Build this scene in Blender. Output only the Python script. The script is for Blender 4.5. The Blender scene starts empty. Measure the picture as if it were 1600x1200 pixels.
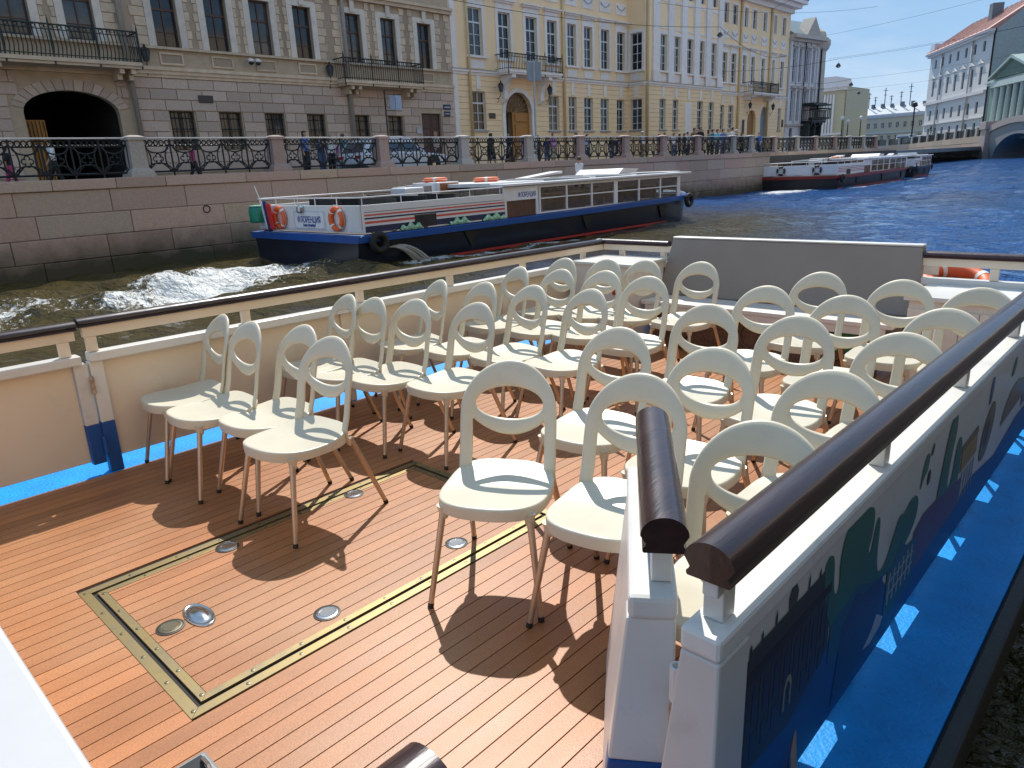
import bpy, math, random
import numpy as np
from mathutils import Matrix, Vector
R = math.radians
random.seed(7); rng = np.random.default_rng(7)
sc = bpy.context.scene
COL = sc.collection

# ------------------------------------------------------------------ camera
EYE = Vector((0, 0, 1.6))
YAW, PIT, ROL = R(43.755), R(16.391), R(2.306)
TILT = Matrix.Rotation(-0.0098, 4, 'X')          # the moored boat trims half a degree against the level canal
def cam_matrix():
    f = Vector((-math.sin(YAW) * math.cos(PIT), math.cos(YAW) * math.cos(PIT), -math.sin(PIT)))
    r = Vector((math.cos(YAW), math.sin(YAW), 0)); d = f.cross(r)
    c, s = math.cos(ROL), math.sin(ROL)
    r2 = c * r + s * d; d2 = -s * r + c * d
    m = Matrix((r2, -d2, -f)).transposed()
    return Matrix.Translation(EYE) @ (TILT.to_3x3() @ m).to_4x4()
cam = bpy.data.cameras.new('camera'); cam.lens = 36 * 1115.6 / 1600; cam.sensor_width = 36
cam.clip_start = 0.05; cam.clip_end = 3000
camo = bpy.data.objects.new('camera', cam); COL.objects.link(camo); camo.matrix_world = cam_matrix(); sc.camera = camo
BOAT_TM = Matrix.Translation(EYE) @ TILT @ Matrix.Translation(-EYE)

# ------------------------------------------------------------------ sky and sun
SUN_EL, SUN_AZ = R(51), R(-45)                   # azimuth clockwise from +Y
world = bpy.data.worlds.new('World'); sc.world = world; world.use_nodes = True
nt = world.node_tree; nt.nodes.clear()
def N(t, **k):
    n = nt.nodes.new(t)
    for a, b in k.items(): setattr(n, a, b)
    return n
sky = N('ShaderNodeTexSky', sky_type='NISHITA', sun_disc=False, sun_elevation=SUN_EL, sun_rotation=SUN_AZ % (2 * math.pi),
        air_density=1.0, dust_density=0.0, ozone_density=3.0, altitude=0)
tc = N('ShaderNodeTexCoord'); mp = N('ShaderNodeMapping'); mp.inputs['Scale'].default_value = (1.3, 1.3, 4.5)
nz = N('ShaderNodeTexNoise'); nz.inputs['Scale'].default_value = 2.1; nz.inputs['Detail'].default_value = 7; nz.inputs['Roughness'].default_value = .58
nz.inputs['Distortion'].default_value = .5
cr = N('ShaderNodeMapRange'); cr.inputs[1].default_value = .50; cr.inputs[2].default_value = .78; cr.inputs[3].default_value = 0; cr.inputs[4].default_value = .62
mx = N('ShaderNodeMix', data_type='RGBA'); mx.inputs['B'].default_value = (5.6, 6.2, 7.0, 1)
bg = N('ShaderNodeBackground'); bg.inputs['Strength'].default_value = .122
out = N('ShaderNodeOutputWorld')
L = nt.links.new
L(tc.outputs['Generated'], mp.inputs[0]); L(mp.outputs[0], nz.inputs['Vector']); L(nz.outputs['Fac'], cr.inputs[0])
hz = N('ShaderNodeMix', data_type='RGBA'); hz.inputs['Factor'].default_value = .84; hz.inputs['B'].default_value = (2.3, 3.75, 5.7, 1)   # flatter, bluer northern sky
L(sky.outputs[0], hz.inputs['A'])
L(cr.outputs[0], mx.inputs['Factor']); L(hz.outputs['Result'], mx.inputs['A']); L(mx.outputs['Result'], bg.inputs[0]); L(bg.outputs[0], out.inputs[0])
sun = bpy.data.lights.new('sun', 'SUN'); sun.energy = 4.1; sun.angle = R(.53); sun.color = (1, .955, .88)
suno = bpy.data.objects.new('sun', sun); COL.objects.link(suno)
ld = Vector((-math.sin(SUN_AZ) * math.cos(SUN_EL), -math.cos(SUN_AZ) * math.cos(SUN_EL), -math.sin(SUN_EL)))
suno.rotation_euler = ld.to_track_quat('-Z', 'Y').to_euler(); suno.location = (-30, 30, 50)
vs = sc.view_settings; vs.view_transform = 'Standard'; vs.look = 'None'; vs.exposure = 0.24; vs.gamma = 1; vs.use_curve_mapping = False
sc.cycles.use_denoising = True; sc.cycles.max_bounces = 8; sc.cycles.transparent_max_bounces = 8
sc.cycles.sample_clamp_indirect = 6.0; sc.cycles.sample_clamp_direct = 14.0; sc.cycles.caustics_reflective = False; sc.cycles.caustics_refractive = False

# ------------------------------------------------------------------ materials
MATS = {}
def mat(name, col, rough=.6, metal=0, var=.12, scale=3, spec=.5, bump=0, bscale=40, col2=None, dirt=0, coat=0, detail=4, stretch=None, trans=0, rvar=0, alpha=1, vdet=.6):
    """principled surface with two noise octaves of colour variation, optional second colour, grime and fine relief"""
    if name in MATS: return MATS[name]
    m = bpy.data.materials.new(name); m.use_nodes = True; t = m.node_tree; n = t.nodes; l = t.links.new
    p = n['Principled BSDF']; p.inputs['Roughness'].default_value = rough; p.inputs['Metallic'].default_value = metal
    p.inputs['Specular IOR Level'].default_value = spec; p.inputs['Coat Weight'].default_value = coat
    if trans: p.inputs['Transmission Weight'].default_value = trans
    if alpha < 1: p.inputs['Alpha'].default_value = alpha
    c = n.new('ShaderNodeTexCoord'); oi = n.new('ShaderNodeObjectInfo')
    of = n.new('ShaderNodeVectorMath'); of.operation = 'MULTIPLY_ADD'; of.inputs[1].default_value = (37, 23, 41); l(oi.outputs['Random'], of.inputs[0]); l(c.outputs['Object'], of.inputs[2]); vec = of.outputs[0]; base_vec = vec
    if stretch:
        mm = n.new('ShaderNodeMapping'); mm.inputs['Scale'].default_value = stretch; l(vec, mm.inputs[0]); vec = mm.outputs[0]
    a = n.new('ShaderNodeTexNoise'); a.inputs['Scale'].default_value = scale; a.inputs['Detail'].default_value = detail; a.inputs['Roughness'].default_value = vdet; l(vec, a.inputs['Vector'])
    mr = n.new('ShaderNodeMapRange'); mr.inputs[1].default_value = .3; mr.inputs[2].default_value = .7; l(a.outputs['Fac'], mr.inputs[0])
    x = n.new('ShaderNodeMix'); x.data_type = 'RGBA'
    c2 = col2 if col2 else tuple(v * (1 + var) for v in col)
    c1 = col if col2 else tuple(v * (1 - var) for v in col)
    x.inputs['A'].default_value = (*c1, 1); x.inputs['B'].default_value = (*c2, 1); l(mr.outputs[0], x.inputs['Factor'])
    o = x.outputs['Result']
    # every object of a kind differs a little in tone
    hv = n.new('ShaderNodeHueSaturation'); mv = n.new('ShaderNodeMapRange')
    mv.inputs[3].default_value = 1 - var * .9; mv.inputs[4].default_value = 1 + var * .9
    l(oi.outputs['Random'], mv.inputs[0]); l(mv.outputs[0], hv.inputs['Value']); l(o, hv.inputs['Color']); o = hv.outputs[0]
    if dirt:
        d = n.new('ShaderNodeTexNoise'); d.inputs['Scale'].default_value = scale * 2.7; d.inputs['Detail'].default_value = 8; d.inputs['Roughness'].default_value = .7; l(base_vec, d.inputs['Vector'])
        dm = n.new('ShaderNodeMapRange'); dm.inputs[1].default_value = .56; dm.inputs[2].default_value = .75; dm.inputs[4].default_value = dirt; l(d.outputs['Fac'], dm.inputs[0])
        dx = n.new('ShaderNodeMix'); dx.data_type = 'RGBA'; l(dm.outputs[0], dx.inputs['Factor']); l(o, dx.inputs['A'])
        dx.inputs['B'].default_value = (*[v * .35 + .02 for v in col], 1); o = dx.outputs['Result']
    l(o, p.inputs['Base Color'])
    if rvar:
        rm = n.new('ShaderNodeMapRange'); rm.inputs[3].default_value = max(.02, rough - rvar); rm.inputs[4].default_value = rough + rvar; l(a.outputs['Fac'], rm.inputs[0]); l(rm.outputs[0], p.inputs['Roughness'])
    if bump:
        b = n.new('ShaderNodeTexNoise'); b.inputs['Scale'].default_value = bscale; b.inputs['Detail'].default_value = 6; l(vec, b.inputs['Vector'])
        bb = n.new('ShaderNodeBump'); bb.inputs['Strength'].default_value = bump; bb.inputs['Distance'].default_value = .01; l(b.outputs['Fac'], bb.inputs['Height']); l(bb.outputs[0], p.inputs['Normal'])
    MATS[name] = m; return m

# ------------------------------------------------------------------ mesh helpers
class MB:
    def __init__(s): s.v = []; s.f = []
    def add(s, vs, fs):
        o = len(s.v); s.v += [tuple(map(float, q)) for q in vs]; s.f += [tuple(o + i for i in q) for q in fs]; return s
    def box(s, x0, x1, y0, y1, z0, z1):
        return s.add([(x0, y0, z0), (x1, y0, z0), (x1, y1, z0), (x0, y1, z0), (x0, y0, z1), (x1, y0, z1), (x1, y1, z1), (x0, y1, z1)],
                     [(0, 3, 2, 1), (4, 5, 6, 7), (0, 1, 5, 4), (1, 2, 6, 5), (2, 3, 7, 6), (3, 0, 4, 7)])
    def hexa(s, p): return s.add(p, [(0, 3, 2, 1), (4, 5, 6, 7), (0, 1, 5, 4), (1, 2, 6, 5), (2, 3, 7, 6), (3, 0, 4, 7)])
    def tube(s, pts, r, n=8, closed=False):
        pts = [Vector(p) for p in pts]; k = len(pts); rings = []
        up0 = None
        for i, p in enumerate(pts):
            a = pts[i - 1] if (i or closed) else p; b = pts[(i + 1) % k] if (i < k - 1 or closed) else p
            t = (b - a).normalized()
            if up0 is None:
                up0 = Vector((0, 0, 1)) if abs(t.z) < .9 else Vector((1, 0, 0))
            u = (up0 - t * up0.dot(t)).normalized(); up0 = u; w = t.cross(u)
            rr = r[i] if isinstance(r, (list, tuple)) else r
            rings.append([p + (u * math.cos(q) + w * math.sin(q)) * rr for q in [2 * math.pi * j / n for j in range(n)]])
        vs = [q for g in rings for q in g]; fs = []
        for i in range(k if closed else k - 1):
            i2 = (i + 1) % k
            for j in range(n): fs.append((i * n + j, i * n + (j + 1) % n, i2 * n + (j + 1) % n, i2 * n + j))
        if not closed: fs += [tuple(reversed(range(n))), tuple(range((k - 1) * n, k * n))]
        return s.add(vs, fs)
    def lathe(s, prof, c=(0, 0, 0), n=16, ax='z'):
        vs = []; k = len(prof)
        for (r, h) in prof:
            for j in range(n):
                a = 2 * math.pi * j / n; q = (r * math.cos(a), r * math.sin(a), h)
                if ax == 'x': q = (q[2], q[0], q[1])
                if ax == 'y': q = (q[1], q[2], q[0])
                vs.append((q[0] + c[0], q[1] + c[1], q[2] + c[2]))
        fs = [(i * n + j, i * n + (j + 1) % n, (i + 1) * n + (j + 1) % n, (i + 1) * n + j) for i in range(k - 1) for j in range(n)]
        fs += [tuple(reversed(range(n))), tuple(range((k - 1) * n, k * n))]
        return s.add(vs, fs)
    def torus(s, c, R_, r, n=24, m=10, ax='z', sy=1):
        vs = []; fs = []
        for i in range(n):
            a = 2 * math.pi * i / n
            for j in range(m):
                b = 2 * math.pi * j / m; q = ((R_ + r * math.cos(b)) * math.cos(a), (R_ + r * math.cos(b)) * math.sin(a), r * math.sin(b) * sy)
                if ax == 'x': q = (q[2], q[0], q[1])
                if ax == 'y': q = (q[0], q[2], q[1])
                vs.append((q[0] + c[0], q[1] + c[1], q[2] + c[2]))
        for i in range(n):
            for j in range(m): fs.append((i * m + j, ((i + 1) % n) * m + j, ((i + 1) % n) * m + (j + 1) % m, i * m + (j + 1) % m))
        return s.add(vs, fs)
    def poly(s, pts, d):            # flat polygon with thickness vector d
        k = len(pts); d = Vector(d); a = [Vector(p) for p in pts]
        return s.add(a + [p + d for p in a], [tuple(reversed(range(k))), tuple(range(k, 2 * k))] + [(i, (i + 1) % k, k + (i + 1) % k, k + i) for i in range(k)])
    def mesh(s, name, m=None, smooth=False):
        me = bpy.data.meshes.new(name); me.from_pydata(s.v, [], s.f); me.validate()
        import bmesh
        b = bmesh.new(); b.from_mesh(me); bmesh.ops.recalc_face_normals(b, faces=b.faces); b.to_mesh(me); b.free()
        if smooth: me.polygons.foreach_set('use_smooth', [True] * len(me.polygons))
        if m: me.materials.append(m)
        return me
    def build(s, name, m, parent=None, smooth=False, bevel=0, auto=None):
        o = obj(name, s.mesh(name, m, smooth or auto is not None), parent)
        if bevel:
            b = o.modifiers.new('bevel', 'BEVEL'); b.width = bevel; b.segments = 2; b.limit_method = 'ANGLE'; b.angle_limit = R(40)
        if auto is not None: sharp(o.data, auto)
        return o
def sharp(me, deg):
    me.set_sharp_from_angle(angle=R(deg))
def obj(name, data, parent=None):
    o = bpy.data.objects.new(name, data); COL.objects.link(o)
    if parent: o.parent = parent
    return o
def tag(o, label, cat, group=None):
    o['label'] = label; o['category'] = cat
    if group: o['group'] = group
    return o
def thing(name, label, cat, loc=(0, 0, 0), rz=0, group=None):
    o = bpy.data.objects.new(name, None); COL.objects.link(o); o.empty_display_size = .1
    o.location = loc; o.rotation_euler = (0, 0, rz); return tag(o, label, cat, group)
def structure(o): o['kind'] = 'structure'; return o
def stuff(o): o['kind'] = 'stuff'; return o
def baked(o, smooth=True):
    """apply an object's modifiers into a plain mesh"""
    dg = bpy.context.evaluated_depsgraph_get(); me = bpy.data.meshes.new_from_object(o.evaluated_get(dg), depsgraph=dg)
    bpy.data.objects.remove(o)
    if smooth: me.polygons.foreach_set('use_smooth', [True] * len(me.polygons))
    return me
def text_mesh(txt, size, m, depth=.002, bold=0):
    c = bpy.data.curves.new('lettering', 'FONT'); c.body = txt; c.size = size; c.extrude = depth; c.align_x = 'CENTER'; c.align_y = 'CENTER'; c.offset = bold
    o = bpy.data.objects.new('lettering', c); COL.objects.link(o)
    dg = bpy.context.evaluated_depsgraph_get(); dg.update(); me = bpy.data.meshes.new_from_object(o.evaluated_get(dg), depsgraph=dg)
    bpy.data.objects.remove(o); me.materials.clear(); me.materials.append(m); return me
ONBOARD = []      # top-level objects that belong to the moored boat's frame

# ------------------------------------------------------------------ water
def build_water():
    xs = np.concatenate([np.linspace(-90, -24, 30), np.arange(-23.4, -.2, .13), np.arange(0, 8, .3), np.geomspace(8.2, 90, 30)])
    ys = np.concatenate([np.linspace(-40, -1.2, 40), np.arange(-1, 34, .13), np.geomspace(34.15, 330, 190)])
    X, Y = np.meshgrid(xs, ys); Z = np.zeros_like(X)
    dx = np.gradient(xs)[None, :] + 0 * X; dy = np.gradient(ys)[:, None] + 0 * X
    r2 = np.random.default_rng(3)
    near = np.clip(1.25 - np.abs(X + 13) / 30, .5, 1)
    wk = np.exp(-((X + 15.6) / 2.4) ** 2) * ((Y < 10.0) & (Y > -30)) * np.clip((Y + 9) / 13, 0, 1)      # stern wash of the passing boat
    wk2 = np.exp(-((X + 19.2) / 3.0) ** 2) * ((Y < 46.5) & (Y > 30)) * np.clip((Y - 28) / 14, 0, 1)
    ph = .25 * np.sin(X * .7 + .3 * Y) + .35 * np.sin(Y * .33 - .2 * X + 1)
    for i in range(64):
        lam = .32 * (1.075 ** i); k = 2 * math.pi / lam; th = r2.normal(2.2, .85); a = .0052 * lam ** .80
        if lam > 3: a *= (3 / lam) ** 1.1
        kx, ky = k * math.cos(th), k * math.sin(th)
        fade = np.clip((lam / np.maximum(np.abs(dx * math.cos(th)), np.abs(dy * math.sin(th)) + 1e-6) - 2.5) / 3, 0, 1)
        Z += a * fade * np.sin(kx * X + ky * Y + r2.uniform(0, 6.28) + ph * min(1, 1.2 / lam) * 2) * near * (1 + (3.4 if lam < 1.6 else 1.4) * wk + .8 * wk2)
    Z += .05 * wk * np.sin(1.3 * Y + .6 * X) * np.cos(.9 * X)
    Z -= .55
    foam_glint = 1.22 * wk * np.clip((Y + 2.5) / 5, 0, 1) * (.75 + .25 * np.sin(Y * 1.1 + X * .8))  # white field: wake foam with sun glitter painted in
    foam_glint = np.maximum(foam_glint, .85 * np.exp(-((X + 13.72) / .30) ** 2) * ((Y > 10.6) & (Y < 17.5)))
    foam_glint = np.maximum(foam_glint, .5 * np.exp(-((X + 13.5) / .5) ** 2) * ((Y > 22) & (Y < 30)))
    foam_glint = np.maximum(foam_glint, .9 * np.exp(-((X + 19.0) / 2.2) ** 2) * ((Y < 46.6) & (Y > 40)) * np.clip((Y - 39) / 5, 0, 1))
    foam_glint = np.maximum(foam_glint, .8 * np.exp(-((X + 15.9) / .5) ** 2) * ((Y > 47) & (Y < 63)))
    foam_glint = np.maximum(foam_glint, .44 * ((Y > 16) & (X > -18)) * (.75 + .25 * np.sin(.5 * Y) * np.sin(.7 * X + .2 * Y)))  # whitecaps and painted sun sparkle on the open water
    silt = np.clip((-4.5 - X) / 7, 0, 1) * np.clip((46 - Y + 1.0 * (X + 8)) / 22, 0, 1); silt = np.maximum(silt, (X > -5) & (Y < 9)); silt = np.clip(silt + .25 * np.sin(.45 * X + .3 * Y) * silt * (1 - silt) * 4, 0, 1)  # masks the painted sky blue off; forced brown where the boat shades the water
    ny, nx = X.shape
    v = np.stack([X, Y, Z], -1).reshape(-1, 3)
    i = np.arange(ny * nx).reshape(ny, nx)
    f = np.stack([i[:-1, :-1], i[:-1, 1:], i[1:, 1:], i[1:, :-1]], -1).reshape(-1, 4)
    me = bpy.data.meshes.new('canal_water'); me.from_pydata(v.tolist(), [], f.tolist())
    me.polygons.foreach_set('use_smooth', [True] * len(me.polygons))
    at = me.attributes.new('foam_glint', 'FLOAT', 'POINT'); at.data.foreach_set('value', foam_glint.reshape(-1).astype(np.float32))
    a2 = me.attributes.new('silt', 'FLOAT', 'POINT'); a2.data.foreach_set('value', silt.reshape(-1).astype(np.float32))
    m = bpy.data.materials.new('canal_water'); m.use_nodes = True; t = m.node_tree; n = t.nodes; l = t.links.new
    p = n['Principled BSDF']; p.inputs['IOR'].default_value = 1.42
    geo = n.new('ShaderNodeNewGeometry')
    n1 = n.new('ShaderNodeTexNoise'); n1.inputs['Scale'].default_value = 5.5; n1.inputs['Detail'].default_value = 6; n1.inputs['Roughness'].default_value = .62; n1.inputs['Distortion'].default_value = .4
    n2 = n.new('ShaderNodeTexNoise'); n2.inputs['Scale'].default_value = 1.5; n2.inputs['Detail'].default_value = 5; n2.inputs['Roughness'].default_value = .6
    l(geo.outputs['Position'], n1.inputs['Vector']); mp2 = n.new('ShaderNodeMapping'); mp2.inputs['Rotation'].default_value = (0, 0, R(-35)); mp2.inputs['Scale'].default_value = (.55, 1.15, 1); l(geo.outputs['Position'], mp2.inputs[0]); l(mp2.outputs[0], n2.inputs['Vector'])
    b1 = n.new('ShaderNodeBump'); b1.inputs['Strength'].default_value = 1; b1.inputs['Distance'].default_value = .10; l(n1.outputs['Fac'], b1.inputs['Height'])
    b2 = n.new('ShaderNodeBump'); b2.inputs['Strength'].default_value = 1; b2.inputs['Distance'].default_value = .50; l(n2.outputs['Fac'], b2.inputs['Height']); l(b1.outputs[0], b2.inputs['Normal'])
    l(b2.outputs[0], p.inputs['Normal'])
    fa = n.new('ShaderNodeAttribute'); fa.attribute_name = 'foam_glint'
    fn = n.new('ShaderNodeTexNoise'); fn.inputs['Scale'].default_value = 8; fn.inputs['Detail'].default_value = 9; fn.inputs['Roughness'].default_value = .74; fn.inputs['Distortion'].default_value = .9; l(geo.outputs['Position'], fn.inputs['Vector'])
    f2 = n.new('ShaderNodeTexNoise'); f2.inputs['Scale'].default_value = 1.7; f2.inputs['Detail'].default_value = 8; f2.inputs['Roughness'].default_value = .7; f2.inputs['Distortion'].default_value = .6; l(mp2.outputs[0], f2.inputs['Vector'])
    fs = n.new('ShaderNodeMath'); fs.operation = 'SUBTRACT'; fs.inputs[1].default_value = .02; l(f2.outputs['Fac'], fs.inputs[0])
    fm_ = n.new('ShaderNodeMath'); fm_.operation = 'MAXIMUM'; l(fn.outputs['Fac'], fm_.inputs[0]); l(fs.outputs[0], fm_.inputs[1])
    ad = n.new('ShaderNodeMath'); ad.operation = 'MULTIPLY_ADD'; ad.inputs[1].default_value = .46; l(fa.outputs['Fac'], ad.inputs[0]); l(fm_.outputs[0], ad.inputs[2])
    fr = n.new('ShaderNodeMapRange'); fr.inputs[1].default_value = .83; fr.inputs[2].default_value = .90; fr.inputs[4].default_value = .9; l(ad.outputs[0], fr.inputs[0])
    cm = n.new('ShaderNodeMix'); cm.data_type = 'RGBA'; sa = n.new('ShaderNodeAttribute'); sa.attribute_name = 'silt'; sm = n.new('ShaderNodeMix'); sm.data_type = 'RGBA'; sm.inputs['A'].default_value = (.020, .095, .29, 1); sm.inputs['B'].default_value = (.078, .058, .016, 1); l(sa.outputs['Fac'], sm.inputs['Factor']); l(sm.outputs['Result'], cm.inputs['A']); cm.inputs['B'].default_value = (.75, .76, .74, 1); l(fr.outputs[0], cm.inputs['Factor']); l(cm.outputs['Result'], p.inputs['Base Color'])  # sky reflection painted as blue into open water, plain brown under the mask
    rm = n.new('ShaderNodeMapRange'); rm.inputs[3].default_value = .03; rm.inputs[4].default_value = .5; l(fr.outputs[0], rm.inputs[0]); l(rm.outputs[0], p.inputs['Roughness'])
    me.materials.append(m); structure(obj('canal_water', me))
build_water()
# ------------------------------------------------------------------ the moored boat we stand on
M_WHITE = mat('white_enamel', (.72, .70, .655), .34, var=.06, scale=2.5, dirt=.28, bump=.05, bscale=25, rvar=.08)
M_CREAM = mat('cream_panel', (.80, .68, .53), .45, var=.06, scale=1.5, dirt=.2, bump=.12, bscale=9)
M_RAIL = mat('varnished_handrail', (.034, .011, .012), .34, var=.4, scale=30, bump=.14, bscale=90, spec=.5, coat=.4, stretch=(1, .12, 1), rvar=.08)
M_BLUED = mat('blue_deck_paint', (.0, .28, .74), .5, var=.14, scale=5, dirt=.42, bump=.45, bscale=70, spec=.3)
M_BLUEP = mat('blue_post_paint', (.012, .085, .30), .4, var=.1, dirt=.1)
M_BLACK = mat('black_rubber', (.012, .012, .013), .55, var=.3, bump=.2)
M_HULL = mat('dark_hull', (.010, .016, .03), .35, var=.3)
M_SEAM = mat('deck_caulk', (.02, .016, .014), .8)
M_RUST = mat('rusty_hinge', (.55, .47, .38), .55, col2=(.28, .12, .05), scale=28, bump=.3)
M_BRASS = mat('aged_brass', (.34, .255, .11), .42, metal=.75, col2=(.20, .165, .10), scale=9, dirt=.45, rvar=.12)
M_STEEL = mat('polished_steel', (.62, .61, .59), .18, metal=1, var=.1, rvar=.08)
M_SCREW = mat('screw_head', (.15, .13, .09), .4, metal=.8)
def plank_mat():
    m = mat('teak_plank', (.41, .160, .055), .44, var=.15, scale=3.5, spec=.5, bump=.10, bscale=420, dirt=.22, stretch=(1, .35, 1), rvar=.1)
    t = m.node_tree; n = t.nodes; l = t.links.new; p = n['Principled BSDF']
    src = p.inputs['Base Color'].links[0].from_socket
    g = n.new('ShaderNodeNewGeometry'); w = n.new('ShaderNodeTexNoise'); w.inputs['Scale'].default_value = 1.3; w.inputs['Detail'].default_value = 5; l(g.outputs['Position'], w.inputs['Vector'])
    mr = n.new('ShaderNodeMapRange'); mr.inputs[1].default_value = .42; mr.inputs[2].default_value = .68; mr.inputs[4].default_value = .55; l(w.outputs['Fac'], mr.inputs[0])
    x = n.new('ShaderNodeMix'); x.data_type = 'RGBA'; l(mr.outputs[0], x.inputs['Factor']); l(src, x.inputs['A']); x.inputs['B'].default_value = (.47, .245, .12, 1)
    # fine speckle of the pressed wood grain
    s = n.new('ShaderNodeTexNoise'); s.inputs['Scale'].default_value = 190; s.inputs['Detail'].default_value = 3; l(g.outputs['Position'], s.inputs['Vector'])
    sr = n.new('ShaderNodeMapRange'); sr.inputs[1].default_value = .35; sr.inputs[2].default_value = .65; sr.inputs[3].default_value = .86; sr.inputs[4].default_value = 1.12; l(s.outputs['Fac'], sr.inputs[0])
    hv = n.new('ShaderNodeHueSaturation'); l(sr.outputs[0], hv.inputs['Value']); l(x.outputs['Result'], hv.inputs['Color'])
    l(hv.outputs[0], p.inputs['Base Color']); return m
M_PLANK = plank_mat()

LX, RX, Y0, Y1 = -4.43, -.60, -1.6, 6.05          # planked deck
HX0, HX1, HY0, HY1 = -3.13, -2.04, .62, 2.42       # hatch opening (outer brass edge)
boat = thing('tour_boat', 'our own open-deck tour boat with teak planking and white bulwarks, in the foreground', 'boat'); ONBOARD.append(boat)
deck = MB().box(LX, RX, Y0, Y1, -.06, -.008).build('deck', M_SEAM, boat)
P = .0705
k = 0; x = -4.428
BW = .055
while x < RX - .02:
    x1 = min(x + P - .0045, RX)
    segs = [(Y0, Y1)]
    if x1 > HX0 and x < HX1: segs = [(Y0, HY0), (HY1, Y1)]
    for a, b in segs:
        MB().box(x, x1, a, b, -.008, 0).build('plank', M_PLANK, deck)
    x += P
# hatch: brass outer frame, dark gap, lid with its own brass edge and planks
hatch = MB().box(HX0 + .01, HX1 - .01, HY0 + .01, HY1 - .01, -.03, -.0075).build('hatch', M_SEAM, boat)
def frame(x0, x1, y0, y1, w, z0, z1):
    m = MB()
    def tr(a, b, c, d): m.hexa([(*a, z0), (*b, z0), (*c, z0), (*d, z0), (*a, z1), (*b, z1), (*c, z1), (*d, z1)])
    g = .0006
    tr((x0 + g, y0), (x1 - g, y0), (x1 - w - g, y0 + w), (x0 + w + g, y0 + w)); tr((x1, y0 + g), (x1, y1 - g), (x1 - w, y1 - w - g), (x1 - w, y0 + w + g))
    tr((x1 - g, y1), (x0 + g, y1), (x0 + w + g, y1 - w), (x1 - w - g, y1 - w)); tr((x0, y1 - g), (x0, y0 + g), (x0 + w, y0 + w + g), (x0 + w, y1 - w - g))
    return m
frame(HX0, HX1, HY0, HY1, .038, -.0074, .0025).build('brass_frame', M_BRASS, hatch, bevel=.001)
lx0, lx1, ly0, ly1 = HX0 + .056, HX1 - .056, HY0 + .056, HY1 - .056
frame(lx0, lx1, ly0, ly1, .030, -.0074, .002).build('brass_lid_edge', M_BRASS, hatch, bevel=.001)
x = -4.428
while x < RX:
    a, b = max(x, lx0 + .032), min(x + P - .0045, lx1 - .032)
    if b - a > .012: MB().box(a, b, ly0 + .032, ly1 - .032, -.0074, 0).build('plank', M_PLANK, hatch)
    x += P
scr = MB().lathe([(.0075, 0), (.0075, .0012), (.004, .0018)], n=8).mesh('screw', M_SCREW)
def screws(x0, x1, y0, y1, w, z, nx, ny):
    for i in range(nx):
        for yy in (y0 + w / 2, y1 - w / 2):
            o = obj('screw', scr, hatch); o.location = (x0 + .03 + (x1 - x0 - .06) * i / (nx - 1), yy, z)
    for i in range(1, ny):
        for xx in (x0 + w / 2, x1 - w / 2):
            o = obj('screw', scr, hatch); o.location = (xx, y0 + (y1 - y0) * i / ny, z)
screws(HX0, HX1, HY0, HY1, .038, .0026, 6, 9); screws(lx0, lx1, ly0, ly1, .030, .0021, 6, 9)
M_DKRING = mat('dark_fitting', (.05, .045, .04), .5, metal=.3)
for i, (fx, fy, mm) in enumerate([(-2.59, .779, M_SCREW), (-2.205, 1.219, M_STEEL), (-3.018, 1.211, M_STEEL), (-3.035, 1.921, M_STEEL), (-2.217, 1.908, M_STEEL)]):
    f = MB().lathe([(.052, .0004), (.052, .003), (.046, .004), (.044, .0015), (.0, .0015)], (fx, fy, 0), 24).build('filler_cap_ring', M_DKRING, hatch, smooth=False)
    c = MB(); c.lathe([(.043, .0016), (.043, .0045), (.036, .0055), (.034, .0042), (.030, .0042), (.028, .0052), (.0, .0052)], (fx, fy, 0), 24)
    c.build('filler_cap', mm, f)
ov = MB()
vs = []; n = 28
prof = [(1.0, .0005), (1.0, .004), (.93, .008), (.86, .005), (.80, .003), (.55, .012), (.25, .017), (0.0, .018)]
for r_, h_ in prof:
    for j in range(n):
        a = 2 * math.pi * j / n; vs.append((-2.582 + .100 * r_ * math.cos(a), .885 + .048 * r_ * math.sin(a), h_))
ov.add(vs, [(i * n + j, i * n + (j + 1) % n, (i + 1) * n + (j + 1) % n, (i + 1) * n + j) for i in range(len(prof) - 1) for j in range(n)])
ov.build('lift_handle', M_STEEL, hatch, smooth=True)
# blue side decks and hull
for xa, xb in ((-4.80, -4.434), (-.596, -.30)):
    MB().box(xa, xb, -1.8, 6.35, -.07, .001).build('side_deck', M_BLUED, boat, bevel=.006)
MB().box(-4.434, -.596, 6.05, 6.35, -.07, .002).build('side_deck', M_BLUED, boat)
h = MB()
prof = [(-4.86, .0), (-4.86, -.16), (-4.72, -.22), (-4.62, -1.0), (-.48, -1.0), (-.38, -.22), (-.24, -.16), (-.24, .0), (-.30, .0), (-.30, -.075), (-4.80, -.075), (-4.80, .0)]
h.poly([(p[0], -1.85, p[1]) for p in prof], (0, 8.3, 0))
h.build('hull', M_BLACK, boat, bevel=.012)
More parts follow.
